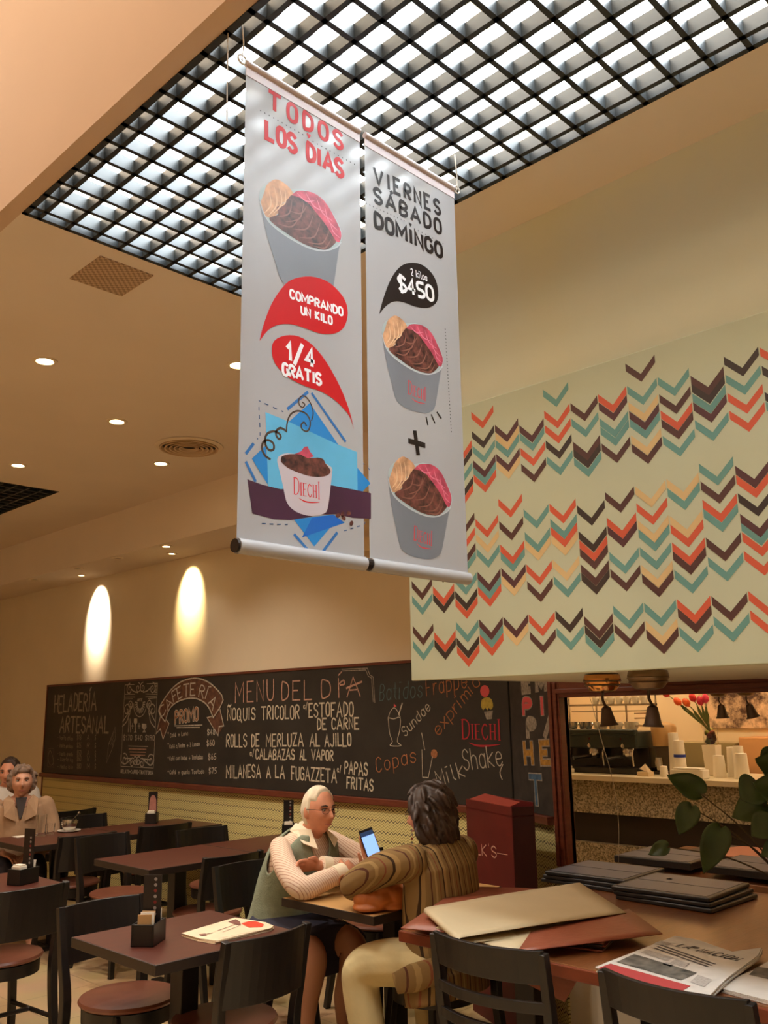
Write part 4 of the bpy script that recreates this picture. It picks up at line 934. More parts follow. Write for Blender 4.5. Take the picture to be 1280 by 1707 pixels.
tag(MB().bx(4.85, 5.29, 1.55, 2.55, ZB, ZB+.028).build('placemat_stack', PADK, None, V3((5.05, 2.0, ZB)), bevel=.004), 'mirror image of the dark mat stack under the pinkish placemat', 'placemat stack')
mb = MB(); rr = []
for i in range(13):
    a = math.pi*(-.5+i/12); rr.append((i, a))
vs_ = []
P_ = [(4.98, 2.05), (5.04, 1.35)]
for v in (0, 1):
    bx_, by_ = P_[v]
    for k, (dx, dz) in enumerate([(.22, .0), (.1, .006), (.0, .01), (-.035, .025), (-.03, .045), (0, .055), (.1, .056), (.24, .045)]): vs_.append(V3((bx_+dx, by_, ZB+.036+dz)))
mb.add(vs_, [(i, i+1, 9+i, 8+i) for i in range(7)])
o = mb.build('placemat', CREAM, None, V3((5.0, 1.7, ZB+.036)), smooth=70); s_ = o.modifiers.new('t', 'SOLIDIFY'); s_.thickness = .003
tag(o, 'mirror image of the folded cream placemat behind the plant leaves', 'placemat')

# newspapers
NEWS = M('newsprint', (204, 196, 186), 0.8, var=0.05, scale=14); NINK = M('news_ink', (52, 48, 48), 0.8); NGR = M('news_grey_columns', (168, 160, 152), 0.8, var=0.2, scale=160); NRED = M('news_red', (168, 58, 58), 0.7); NPH = M('news_photo', (92, 88, 80), 0.7, var=0.7, scale=22)
PT = Plane((0, 0, ZB+.0305), (1, 0, 0), (0, 1, 0)); c6 = crop(940, 1500, 340/1280)
def newspaper(corners, z0, nlay, label, zt=ZB+.03):
    cs = [hit(*c6(x, y), z=ZB+.03) for x, y in corners]; c = sum(cs, V3())/len(cs)
    t = thing('newspaper', label, 'newspaper', (c.x, c.y, z0)); off = V3((-c.x, -c.y, -z0))
    mb = MB()
    for k in range(nlay):
        sh = 1+.012*math.sin(k*2.1); zz_ = z0+k*(zt-z0)/nlay
        mb.prism([V3((c.x+(p.x-c.x)*sh+.004*math.sin(k*3+i), c.y+(p.y-c.y)*sh+.004*math.cos(k*2+i), zz_)) for i, p in enumerate(cs)], (0, 0, (zt-z0)/nlay*.8))
    mb.build('pages', NEWS, t).location = off
    return t, off
nt_, noff = newspaper([(205, 418), (690, 225), (830, 250), (1050, 325), (1240, 300), (1225, 345), (1020, 490), (890, 612), (770, 612), (480, 530)], ZB+.013, 5, 'folded newspaper with a photo and red strip lying on the big table')
def N(name, mat, fn, off=0.0):
    d = Draw(PT, off); fn(d); d.build(name, mat, nt_).location = noff
N('masthead', NINK, lambda d: (d.pxtext('LA NACION', c6(700, 290), c6(1070, 382), 5.6, 0.006, track=.5, caps=False), d.pxpoly(pt(c6, 795,293, 820,290, 855,300, 840,306, 815,304))))
def _(d):
    for k in range(3): d.pxline(pt(c6, 608-k*22,283+k*9, 950-k*22,404+k*8), 0.010, caps=False)
N('headline', M('news_headline', (88, 82, 80), 0.8, var=0.5, scale=90), _)
N('text_columns', NGR, lambda d: [d.pxpoly(pt(c6, *l)) for l in ((520,310, 690,362, 650,385, 480,330), (700,370, 790,400, 750,425, 665,395), (560,275, 610,255, 680,275, 640,290), (840,470, 930,500, 880,545, 790,515), (640,390, 690,405, 670,420, 620,405))])
N('front_photo', NPH, lambda d: d.pxpoly(pt(c6, 330,390, 440,340, 835,458, 735,505)))
N('red_strip', NRED, lambda d: d.pxpoly(pt(c6, 215,428, 292,400, 795,540, 722,582)))
n2, n2off = newspaper([(990, 515), (1090, 440), (1180, 400), (1300, 330), (1500, 420), (1420, 640), (1290, 590)], ZB+.001, 4, 'second newspaper at the right picture edge, partly under the first', ZB+.012)
PT2 = Plane((0, 0, ZB+.0125), (1, 0, 0), (0, 1, 0)); d = Draw(PT2, 0.0); d.pxpoly(pt(c6, 1160,470, 1210,420, 1290,430, 1290,500)); d.build('front_photo', NPH, n2).location = n2off

# ------------------------------------------------------------------ plant in a pot at the right edge
POT = M('clay_pot', (150, 118, 92), 0.6); LEAF = M('leaf_green', (52, 74, 30), 0.42, var=0.25, scale=14); STEM = M('stem_brown', (66, 54, 32), 0.6); SOIL = M('soil', (40, 28, 20), 0.9)
pc = hit(1278, 1478, z=ZB); pc = V3((3.62, 1.45, ZB))
pl_ = thing('potted_plant', 'trailing broad-leaved green plant at the right edge in front of the mirror', 'plant', pc)
MB().lathe([(.045, 0), (.055, .01), (.07, .07), (.066, .12), (.058, .14), (.066, .155), (.06, .155), (.052, .14)], seg=28, cap=False).lathe([(.001, 0), (.045, 0)], seg=28).build('pot', POT, pl_, smooth=True)
MB().lathe([(.001, .138), (.054, .138)], seg=20).build('soil', SOIL, pl_)
def leaf(tip, base, w, up, curl=.02):
    """heart-shaped leaf from stalk end `base` to `tip`"""
    tip, base = V3(tip), V3(base); d = tip-base; L = d.length; d.normalize(); s_ = d.cross(V3(up)).normalized(); n_ = s_.cross(d)
    prof = [(-.14, .30), (-.10, .62), (0.03, .90), (.2, 1.0), (.4, .92), (.6, .70), (.8, .40), (.93, .16), (1.0, .0)]
    vs_, fs = [], []
    for i, (u, h) in enumerate(prof):
        for j, v in enumerate((-1, -.5, 0, .5, 1)):
            uu = u if abs(v) > .4 or u > 0 else 0.0
            z = .18*w*abs(v)*h-curl*(u*u)*1.0+.006*math.sin(9*u+3*v)
            vs_.append(base+d*(uu*L)+s_*(v*h*w/2)+n_*z)
    for i in range(len(prof)-1):
        for j in range(4): fs.append((i*5+j, i*5+j+1, (i+1)*5+j+1, (i+1)*5+j))
    return vs_, fs
LV = [ # stalk end px, tip px, depth x-plane, width
 ((1166, 1322), (1112, 1288), 3.45, .085), ((1152, 1346), (1130, 1392), 3.42, .075), ((1112, 1412), (1078, 1422), 3.40, .05), ((1200, 1384), (1172, 1458), 3.38, .085),
 ((1262, 1312), (1232, 1332), 3.40, .10), ((1275, 1340), (1216, 1360), 3.46, .10), ((1290, 1280), (1262, 1262), 3.5, .09), ((1285, 1370), (1250, 1392), 3.42, .09), ((1300, 1320), (1256, 1300), 3.36, .10), ((1300, 1412), (1266, 1424), 3.45, .06), ((1310, 1350), (1290, 1400), 3.5, .1), ((1300, 1262), (1272, 1290), 3.55, .1)]
top = pc+V3((0, 0, .15))
for (sx, sy), (tx, ty), X, w in LV:
    b_ = hit(sx, sy, X=X); tp = hit(tx, ty, X=X-.03)
    mid = top.lerp(b_, .5)+V3((0, 0, .03 if b_.z > pc.z+.1 else .05))
    sk_ = MB().tube([top-pc, mid-pc, b_-pc], [.0035, .003, .002], seg=6, sub=5).build('stalk', STEM, pl_, smooth=True)
    vs_, fs = leaf(tp-pc, b_-pc, w*1.25, (-.75, -.5, .45)); lo = MB().add(vs_, fs).build('leaf', LEAF, sk_, smooth=80)
    s_ = lo.modifiers.new('sub', 'SUBSURF'); s_.levels = 1; s_.render_levels = 1
    s_ = lo.modifiers.new('t', 'SOLIDIFY'); s_.thickness = .0008

# ------------------------------------------------------------------ table caddies
PAPER = M('napkin_white', (224, 214, 196), 0.8); KRAFT = M('packet_tan', (170, 132, 84), 0.7); CARD = M('menu_card_black', (26, 20, 20), 0.35); PINKC = M('menu_card_pink', (172, 116, 104), 0.4, var=0.3, scale=20); DOTW = M('menu_dot_pale', (186, 176, 168), 0.5); DOTR = M('menu_dot_red', (160, 60, 56), 0.5)
def caddy(x, y, z, rz, label, pink=False, card=True, ch=.24):
    t = thing('table_caddy', label, 'table caddy', (x, y, z), rz)
    h = .078
    MB().bx(-.065, .065, -.045, -.038, 0, h).bx(-.065, .065, .038, .045, 0, h).bx(-.065, -.058, -.038, .038, 0, h).bx(.058, .065, -.038, .038, 0, h).bx(-.002, .004, -.038, .038, 0, h-.01).bx(-.065, .065, -.045, .045, 0, .006).build('holder_box', BLK, t, bevel=.002)
    if card:
        MB().bx(.025, .029, -.036, .036, .008, ch).build('menu_card', CARD, t)
        MB().bx(.031, .048, -.02, .02, .008, .03).build('card_foot', CARD, t)
        if pink:
            MB().prism([V3((.0245, -.03+.06*0, .085))]+[V3((.0245, -.028*math.cos(a), .15+.065*math.sin(a))) for a in [i*math.pi/10 for i in range(11)]]+[V3((.0245, .03, .085))], (-.001, 0, 0)).build('printed_picture', PINKC, t)
        else:
            for k in range(7): MB().lathe([(.0005, 0), (.0065, 0)], c=(.0246, -.012, .225-.021*k), seg=10, axis=(-1, 0, 0)).build('printed_dot', DOTR if k in (2, 4) else DOTW, t)
    return t
def packets(x, y, z, rz, n, grp, where):
    for k in range(n):
        u = -.045+.012*k; p = V3((u, random.uniform(-.006, .006), .010)); rot = Matrix.Rotation(rz, 3, 'Z')
        q = V3((x, y, z))+rot @ p
        o = MB().obox((0, 0, .064), V3((.0022, 0, 0)), V3((0, .026, 0)), V3((.006*math.sin(k*2), .0, .036+.006*math.sin(k*1.7)))).build('sugar_packet', PAPER if k % 2 else KRAFT, None)
        o.location = q; o.rotation_euler.z = rz+random.uniform(-.15, .15)
        tag(o, '%s sugar packet standing in the caddy %s' % ('white' if k % 2 else 'tan', where), 'sugar packet', grp)
def napkins(x, y, z, rz, label, roll=False):
    rot = Matrix.Rotation(rz, 3, 'Z'); q = V3((x, y, z))+rot @ V3((.045, -.026, .0065) if roll else (-.03, 0.0, .0065))
    if roll: mb = MB().tube([(0, 0, 0), (.001, .002, .06), (.004, .006, .105)], [.006, .008, .011], seg=10, sub=2)
    else: mb = MB().bx(-.025, .025, -.03, .03, 0, .085).bx(-.02, .02, -.028, .028, .085, .092)
    o = mb.build('paper_napkins', PAPER, None, bevel=0 if roll else .004); o.location = q; o.rotation_euler.z = rz
    return tag(o, label, 'napkin')
cz = .7505
cp = hit(240, 1576, z=.75); cd_a = R(-45+8)
rzc = R(38)
caddy(cp.x+.03, cp.y+.02, cz, rzc, 'black caddy with menu card on the front table beside the magazine')
packets(cp.x+.03, cp.y+.02, cz, rzc, 5, 'sugar packets in the front caddy', 'on the front table'); napkins(cp.x+.03, cp.y+.02, cz, rzc, 'rolled white napkin standing in the front table caddy', True)
cp = hit(453, 1400, z=.75)
caddy(4.30, 5.23, cz, R(50), 'black caddy with dotted menu card at the wall end of the long tables'); napkins(4.30, 5.23, cz, R(50), 'white napkins in the caddy at the wall end of the long tables')
caddy(4.10, 6.72, cz, R(50), 'black caddy with pink card on the far wall table', True); napkins(4.10, 6.72, cz, R(50), 'white napkins in the far caddy with the pink card')
cp = hit(42, 1474, z=.75)
caddy(cp.x, cp.y+.03, cz, R(20), 'black caddy on the table at the left picture edge', ch=.27); napkins(cp.x, cp.y+.03, cz, R(20), 'block of white napkins in the left edge caddy'); napkins(cp.x, cp.y+.03, cz, R(20), 'cone of white napkin beside the card in the left edge caddy', True)
caddy(3.68, 3.46, cz, R(50), 'black caddy half hidden behind the raised phone', ch=.15)

# magazine on the front table
PG = Plane((0, 0, .7635), (1, 0, 0), (0, 1, 0)); c7 = crop(240, 1420, 280/1280)
mg = thing('magazine', 'open pale magazine with a red splash on the front table', 'magazine', (2.28, 3.2, .7505)); mo = (-2.28, -3.2, -.7505)
cs = [hit(*c7(x, y), z=.757) for x, y in ((288, 632), (700, 510), (930, 545), (985, 572), (960, 590), (545, 690), (420, 672))]
mb = MB()
for k in range(4): mb.prism([V3((p.x+.004*math.sin(k+i), p.y+.004*math.cos(2*k+i), .7506+.003*k)) for i, p in enumerate(cs)], (0, 0, .0026))
mb.build('pages', M('magazine_paper', (226, 204, 170), 0.5, var=0.06, scale=12), mg).location = mo
d = Draw(PG, 0.0); d.pxpoly(pt(c7, 740,545, 800,528, 860,530, 915,552, 900,572, 800,576)); d.build('red_cover_print', M('magazine_red', (214, 66, 44), 0.4, var=0.2, scale=30), mg).location = mo
d = Draw(PG, 0.0); d.pxpoly(pt(c7, 640,532, 700,512, 730,530, 740,560, 700,556)); d.pxpoly(pt(c7, 415,628, 470,622, 482,636, 440,640)); d.pxline(pt(c7, 480,625, 520,618), .006); d.pxline(pt(c7, 560,600, 690,555), .004); d.pxline(pt(c7, 600,610, 720,566), .003); d.pxline(pt(c7, 570,660, 900,590), .002); d.build('dark_print', M('magazine_print', (120, 74, 62), 0.5, var=0.4, scale=40), mg).location = mo

# elderly woman's table: glasses, bowl with spoon, saucer, napkin
GLASS = M('clear_glass', (255, 255, 255), 0.02, trans=1.0); STEEL = M('steel', (196, 190, 180), 0.22, metal=1.0); CHINA = M('china_white', (230, 220, 204), 0.3)
def glass(px, py, r, h, label):
    p = hit(px, py, z=.7505)
    t = MB().lathe([(.001, 0), (r*.86, 0), (r, h), (r-.002, h), (r*.86-.003, .008), (.001, .008)], seg=24).build('water_glass', GLASS, None, None, smooth=True); t.location = p
    return tag(t, label, 'glass')
glass(68, 1394, .036, .15, 'tall water glass on the elderly woman\'s table'); glass(84, 1391, .030, .08, 'low glass just behind the tall water glass')
p = hit(115, 1386, z=.7505)
tag(MB().lathe([(.001, 0), (.05, 0), (.085, .008), (.085, .011), (.05, .005), (.001, .005)], seg=30).build('saucer', CHINA, None, None, smooth=True), 'white saucer under the metal bowl', 'saucer').location = p
sb = thing('sugar_bowl', 'small round metal bowl on a white saucer', 'bowl', p+V3((0, 0, .0055)))
MB().lathe([(.001, 0), (.035, 0), (.052, .03), (.055, .06), (.05, .082), (.047, .082), (.05, .06), (.047, .03), (.03, .006), (.001, .006)], seg=28).build('bowl', STEEL, sb, smooth=True)
for s_ in (-1, 1): MB().tube([(s_*.053, 0, .062), (s_*.068, 0, .066), (s_*.068, 0, .055), (s_*.054, 0, .05)], .004, seg=8).build('handle', STEEL, sb, smooth=True)
so = MB().tube([(-.01, 0, .03), (.03, -.01, .085), (.06, -.015, .115)], [.003, .003, .003], seg=6).ball((.066, -.016, .121), (.012, .009, .012), 10, 7).build('spoon', STEEL, None, None, smooth=True); so.location = p+V3((0, 0, .008)); tag(so, 'spoon leaning in the metal bowl', 'spoon')
q = hit(40, 1394, z=.751); tag(MB().bx(-.07, .07, -.05, .05, 0, .002).build('paper_napkin', PAPER, None, None), 'flat white paper napkin beside the tall water glass', 'napkin').location = q

# ------------------------------------------------------------------ tall red box by the corner
RBX = M('red_board', (92, 24, 22), 0.45, var=0.12, scale=6); RBD = M('red_board_shaded', (60, 18, 16), 0.5); RBL = M('box_lettering', (190, 140, 120), 0.6)
rc = hit(853, 1346, X=3.92); ud = V3((.42, .91, 0)).normalized(); wd_ = V3((ud.y, -ud.x, 0))
rb = thing('red_box', 'tall dark red box with pale serif lettering between the woman and the corner', 'box', (rc.x, rc.y, 0)); ro = (-rc.x, -rc.y, 0)
W_, D_ = .55, .13; H_ = rc.z
mb = MB()
mb.prism([rc*1-V3((0, 0, H_)), rc-V3((0, 0, H_))+ud*W_, rc-V3((0, 0, H_))+ud*W_+wd_*.008, rc-V3((0, 0, H_))+wd_*.008], (0, 0, H_))
mb.prism([rc-V3((0, 0, H_))+wd_*(D_-.008), rc-V3((0, 0, H_))+wd_*(D_-.008)+ud*W_, rc-V3((0, 0, H_))+wd_*D_+ud*W_, rc-V3((0, 0, H_))+wd_*D_], (0, 0, H_+.02))
mb.prism([rc-V3((0, 0, H_))+ud*(W_-.008), rc-V3((0, 0, H_))+ud*W_, rc-V3((0, 0, H_))+ud*W_+wd_*D_, rc-V3((0, 0, H_))+ud*(W_-.008)+wd_*D_], (0, 0, H_))
mb.build('box_shell', RBX, rb, bevel=.002).location = ro
MB().prism([rc-V3((0, 0, H_)), rc-V3((0, 0, H_))+ud*.008, rc-V3((0, 0, H_))+ud*.008+wd_*D_, rc-V3((0, 0, H_))+wd_*D_], (0, 0, H_)).build('side_panel', RBD, rb).location = ro  # same red board; the shade on this side is put into its colour
MB().prism([rc-V3((0, 0, .05)), rc+ud*W_-V3((0, 0, .05)), rc+ud*W_+wd_*D_-V3((0, 0, .05)), rc+wd_*D_-V3((0, 0, .05))], (0, 0, .006)).build('inner_tray', RBX, rb).location = ro
MB().prism([rc+ud*.02-V3((0, 0, .0)), rc+ud*(W_-.05), rc+ud*(W_-.05)+wd_*.1+V3((0, 0, .025)), rc+ud*.02+wd_*.06+V3((0, 0, .02))], (0, 0, .003)).build('open_flap', M('red_flap', (150, 60, 46), 0.5), rb).location = ro
PR = Plane(rc, -ud, (0, 0, 1))
d = Draw(PR, .0012); d.pxtext("OLK'S", (784, 1422), (828, 1430), 17, .007, track=.3); d.pxline([(829, 1422), (846, 1425)], .004); d.build('box_lettering', RBL, rb).location = ro

# ------------------------------------------------------------------ spotlights hanging under the bulkhead
BRZ = M('bronze_metal', (122, 98, 70), 0.35, metal=0.7); DBR = M('dark_bronze', (66, 48, 36), 0.45, metal=0.4); SHINE = M('polished_brass', (214, 150, 84), 0.15, metal=1.0)
def bell_spot(px, py, X, z, tilt, label, tray, bright, b=.62):
    q = hit(px, py, X=X); t = thing('bell_spotlight', label, 'spotlight', (q.x, q.y, z))
    MB().lathe([(.02, 0), (.062, -.004), (.066, -.02), (.06, -.042), (.045, -.06), (.012, -.066)], seg=28).build('ceiling_base', SHINE if bright else BRZ, t, smooth=True)
    MB().lathe([(.064, -.022), (.068, -.026), (.064, -.03)], seg=28, cap=False).lathe([(.060, -.036), (.064, -.04), (.058, -.044)], seg=28, cap=False).build('base_ring', BRZ, t, smooth=True)
    MB().tube([(0, 0, -.06), (.002, .004, -.09), (-.004, -.010, -.115)], .005, seg=8, sub=3).build('stem', DBR, t, smooth=True)
    axis = V3((math.sin(tilt)*.7, -math.sin(tilt)*.7, -math.cos(tilt)))
    MB().lathe([(r_*b, z_*b) for r_, z_ in [(.010, 0), (.026, .012), (.034, .05), (.044, .095), (.056, .11), (.05, .112), (.04, .098)]], c=(-.004, -.010, -.112), seg=24, axis=axis, cap=False).build('bell_shade', DBR, t, smooth=True)
    MB().lathe([(.001, .09*b), (.036*b, .094*b)], c=(-.004, -.010, -.112), seg=18, axis=axis).build('bulb', STEEL if tray else LAMP_OFF, t)
    return t
bell_spot(1003, 1128, 2.86, 1.7195, .10, 'left bell-shaped spotlight with a shiny brass base under the chevron panel', True, True)
bell_spot(1080, 1128, 2.70, 1.7195, -.05, 'right bell-shaped spotlight with a dull ribbed base under the chevron panel', False, False)
# ------------------------------------------------------------------ coffee bar reflected in the mirror, built solid behind the opening
BARW = M('bar_wall_paint', (228, 204, 164), 0.7, var=0.03, scale=2)
struct(MB().bx(7.3, 7.4, -3, 4.9, 0, 2.8).build('wall_bar_back', BARW))
struct(MB().bx(4.6, 7.4, 4.8, 4.9, 0, 2.8).build('wall_bar_side', BARW))
struct(MB().bx(4.34, 7.4, -3, 4.9, 2.7, 2.8).build('ceiling_bar', BARW))
gm = bpy.data.materials.new('speckled_granite'); gm.use_nodes = True; nt = gm.node_tree; b = nt.nodes['Principled BSDF']; b.inputs['Roughness'].default_value = 0.35
tc = nt.nodes.new('ShaderNodeTexCoord'); vo = nt.nodes.new('ShaderNodeTexNoise'); vo.inputs['Scale'].default_value = 90; vo.inputs['Detail'].default_value = 8; nt.links.new(tc.outputs['Object'], vo.inputs['Vector'])
rp = nt.nodes.new('ShaderNodeValToRGB'); rp.color_ramp.elements[0].position = .38; rp.color_ramp.elements[1].position = .62
rp.color_ramp.elements[0].color = (*lin((92, 82, 64)), 1); rp.color_ramp.elements[1].color = (*lin((190, 176, 146)), 1)
nt.links.new(vo.outputs[0], rp.inputs[0]); nt.links.new(rp.outputs[0], b.inputs['Base Color'])
CTOP = M('counter_stone', (226, 212, 180), 0.35, var=0.05, scale=6)
t = thing('bar_counter', 'coffee bar counter with pale top and speckled granite front seen in the mirror', 'counter', (6.3, 2.0, 0)); ob = (-6.3, -2.0, 0)
MB().bx(5.98, 6.75, -1.2, 4.79, 1.078, 1.115).build('counter_top', CTOP, t, bevel=.004).location = ob
MB().bx(6.06, 6.70, -1.2, 4.79, .84, 1.078).build('granite_fascia', gm, t).location = ob
MB().bx(6.12, 6.70, -1.2, 4.79, .63, .84).build('dark_recess', M('recess_black', (34, 26, 20), 0.5), t).location = ob
MB().bx(6.06, 6.70, -1.2, 4.79, 0, .63).build('granite_base', gm, t).location = ob
for y in (0.6, 2.2, 3.2, 4.2):  # unseen lamps placed to light the reflected bar
    t = thing('unseen_bar_lamp', 'unseen warm lamp placed to light the coffee bar', 'ceiling light', (6.55, y, 2.7), group='unseen bar lamps')
    MB().lathe([(.05, 0), (.07, -.05), (.001, -.05)], seg=20).build('shade', LAMP_ON, t)
    lamp('unseen_bar_light', 'POINT', (0, 0, -.12), BAR_W, (1.0, .88, .70), None, t, .06)
for y in (1.2, 2.9):  # unseen lamps added to brighten the counter front
    t = thing('unseen_bar_lamp', 'unseen warm lamp added to brighten the bar counter front', 'ceiling light', (5.0, y, 2.7), group='added aisle lamps')
    MB().lathe([(.05, 0), (.07, -.05), (.001, -.05)], seg=20).build('shade', LAMP_ON, t)
    lamp('unseen_bar_light', 'POINT', (0, 0, -.12), 11.0, WARM, None, t, .06)
struct(MB().bx(5.55, 5.98, -1.2, 4.79, 1.725, 2.7).build('ceiling_bar_soffit', W_WALL))
ZT = 1.1155
GREENB = M('machine_green_black', (38, 48, 44), 0.3); MDARK = M('machine_dark', (30, 28, 26), 0.35); BEIGE = M('hopper_tan', (196, 158, 106), 0.4); CUPM = M('cup_white', (240, 230, 208), 0.45); FOAM = M('foam_white', (244, 236, 220), 0.7)
em = thing('espresso_machine', 'wide dark green espresso machine with three steel group heads on the bar counter', 'coffee machine', (6.4, 3.91, ZT)); oe = V3((-6.4, -3.91, -ZT))
Y0, Y1 = 3.52, 4.32
MB().bx(6.22, 6.58, Y0, Y1, ZT+.185, ZT+.31).bx(6.20, 6.26, Y0, Y1, ZT+.285, ZT+.325).build('upper_body', GREENB, em, bevel=.012, segs=3).location = oe
MB().bx(6.40, 6.58, Y0, Y1, ZT, ZT+.19).bx(6.2, 6.58, Y0, Y1, ZT, ZT+.045).build('base_body', MDARK, em, bevel=.006).location = oe
for y in (4.18, 3.93, 3.64):
    MB().lathe([(.04, .19), (.046, .16), (.042, .13), (.03, .115), (.001, .115)], c=(6.3, y, ZT), seg=22).lathe([(.028, .235), (.034, .20), (.03, .19)], c=(6.25, y, ZT), seg=16).build('group_head', STEEL, em, smooth=True).location = oe
    gh_ = em.children[-1]; MB().tube([(6.29, y, ZT+.125), (6.22, y+.05, ZT+.12), (6.15, y+.10, ZT+.11)], [.012, .012, .014], seg=8).lathe([(.036, .105), (.036, .135)], c=(6.3, y, ZT), seg=18).build('portafilter', MDARK, gh_, smooth=True)
for y in (4.27, 3.80, 3.55): MB().tube([(6.24, y, ZT+.2), (6.2, y, ZT+.15), (6.21, y, ZT+.06)], .006, seg=8, sub=3).build('steam_wand', STEEL, em, smooth=True).location = oe
mb = MB()
for z in (.345, .40, .435): mb.bx(6.23, 6.57, Y0, Y0+.008, ZT+z, ZT+z+.01).bx(6.23, 6.57, Y1-.008, Y1, ZT+z, ZT+z+.01)
for y in (Y0, Y1-.01, 3.78, 4.05): mb.bx(6.56, 6.572, y, y+.01, ZT+.31, ZT+.62)
mb.bx(6.42, 6.58, Y0, Y1-.1, ZT+.50, ZT+.515).bx(6.42, 6.58, Y0, Y1-.12, ZT+.455, ZT+.463)
mb.prism([V3((6.24, Y1-.006, ZT+.33)), V3((6.24, Y1-.006, ZT+.42)), V3((6.56, Y1-.006, ZT+.56)), V3((6.56, Y1-.006, ZT+.33))], (0, .006, 0))
mb.build('cup_rack', STEEL, em).location = oe
for k in range(3): MB().lathe([(.001, 0), (.008, 0)], c=(6.199, 4.18-.27*k, ZT+.255), seg=10, axis=(-1, 0, 0)).build('button', M('button_red', (150, 50, 40), 0.4), em).location = oe
def cup(x, y, z, label, grp, r=.032, h=.055, glass=False):
    o = MB().lathe([(.001, 0), (r*.7, 0), (r, h), (r-.003, h), (r*.62, .006), (.001, .006)], seg=16).tube([(r*.8, 0, h*.8), (r*1.5, 0, h*.7), (r*.75, 0, h*.25)], .004, seg=6, sub=3).build('coffee_cup', STEEL if glass else CUPM, None, smooth=True)
    o.location = (x, y, z); o.rotation_euler.z = -math.pi*.55
    return tag(o, label, 'cup', grp)
for k in range(11): cup(6.30+.02*(k % 2), 4.24-.067*k, ZT+.3255, 'white or steel cup standing in the row on top of the espresso machine', 'cups on the espresso machine', glass=k < 5)
for k in range(7): cup(6.50, 4.02-.072*k, ZT+.5155, 'white cup on the upper rack above the espresso machine', 'cups on the upper rack')
# grinder
gr = thing('coffee_grinder', 'tan domed coffee grinder beside the espresso machine', 'coffee grinder', (6.42, 3.40, ZT))
MB().bx(-.08, .1, -.07, .07, 0, .02).bx(-.04, .1, -.06, .06, .02, .2).build('body', M('grinder_grey', (96, 84, 70), 0.4), gr, bevel=.008)
MB().tube([(0, 0, .2), (0, 0, .33), (0, 0, .36), (0, 0, .375)], [(.085), .095, .08, .03], seg=20, sub=2).build('hopper', BEIGE, gr, smooth=True)
MB().lathe([(.03, 0), (.034, .05), (.03, .09)], c=(-.07, .02, .03), seg=14).build('measure_cup', STEEL, gr, smooth=True)
# cup stacks, box, loose cups
def stack(x, y, r, h, label, band=False, name='cup_stack', grp=None, mouth=False):
    t = thing(name, label, 'cups', (x, y, ZT), group=grp)
    mb = MB(); prof = [(.001, 0), (r, 0)] if not mouth else [(.001, 0), (r*.75, 0)]; n = max(1, int(h/.022))
    if mouth: prof += [(r, h), (r-.004, h), (.001, h-.01)]
    else:
        for i in range(n): prof += [(r*(1-.2*i/n), h*i/n+.002), (r*(.97-.2*i/n), h*(i+.9)/n)]
        prof += [(.001, h)]
    mb.lathe(prof, seg=20, cap=False).build('cups', FOAM, t, smooth=True)
    if band: MB().lathe([(r*.9+.003, h*.52), (r*.87+.003, h*.60)], seg=20, cap=False).build('blue_band', M('band_blue', (40, 56, 150), 0.5), t)
    return t
stack(6.34, 3.285, .045, .30, 'tall stack of white foam cups, left one of two beside the tan grinder')
stack(6.26, 3.205, .045, .25, 'tall stack of white cups with a blue band', True)
stack(6.14, 3.275, .03, .075, 'single upside-down white cup in front of the tall stacks')
stack(6.28, 2.925, .045, .15, 'short stack of white tubs, left one of the bright group by the plant')
stack(6.36, 2.86, .045, .205, 'white tub stack behind the short one, second of the bright group')
stack(6.30, 2.79, .042, .215, 'tallest white tub stack of the bright group by the plant')
stack(6.22, 2.74, .05, .17, 'wide white tub stack at the right of the bright group by the plant')
bx = MB().bx(-.05, .05, -.12, .12, 0, .06).bx(-.045, .045, -.10, .10, .06, .072).build('napkin_pack', FOAM, None, bevel=.012, segs=3); bx.location = (6.08, 3.05, ZT); tag(bx, 'white napkin pack lying at the front of the bar counter', 'napkin pack')
bx = MB().bx(-.06, .06, -.13, .10, 0, .035).bx(-.05, .05, -.12, .02, .035, .055).build('towel_pile', FOAM, None, bevel=.012, segs=3); bx.location = (6.1, 4.16, ZT); tag(bx, 'folded white cloths on the counter below the espresso machine, left', 'towels')
bx = MB().bx(-.04, .04, -.045, .045, 0, .03).prism([V3((-.03, -.035, .03)), V3((.03, -.03, .03)), V3((.03, .03, .06)), V3((0, 0, .085)), V3((-.03, .03, .05))], (.01, 0, 0)).build('sugar_tray', M('tray_cream', (226, 200, 160), 0.6), None, bevel=.003); bx.location = (6.12, 3.41, ZT); tag(bx, 'small white tray of crumpled packets in front of the grinder', 'tray')
# vase with tulips
vz = thing('flower_vase', 'white square vase filled with small coloured balls and red tulips', 'vase', (6.45, 3.05, ZT))
MB().rings([[V3((sx*r, sy*r, z)) for sx, sy in ((-1, -1), (1, -1), (1, 1), (-1, 1))] for r, z in ((.042, 0), (.052, .21))]).build('vase_body', M('vase_white', (232, 222, 204), 0.35), vz, bevel=.004)
MB().lathe([(.05, .211), (.052, .34), (.05, .34), (.048, .213)], seg=20, cap=False).build('clear_rim', GLASS, vz, smooth=True)
BC = [(206, 60, 48), (176, 176, 60), (216, 96, 60), (196, 190, 90), (190, 44, 52)]
for k in range(9):
    a = k*2.4; o = MB().ball((0, 0, 0), .021, 12, 8).build('ball', M('ball_%d' % (k % 5), BC[k % 5], 0.35), None, smooth=True); o.location = (6.45+.022*math.cos(a), 3.05+.022*math.sin(a), ZT+.235+.019*(k//2)*1.05)
    tag(o, 'small red or green ball heaped at the top of the white vase', 'ball', 'balls in the vase'); o.name = 'decorative_ball'
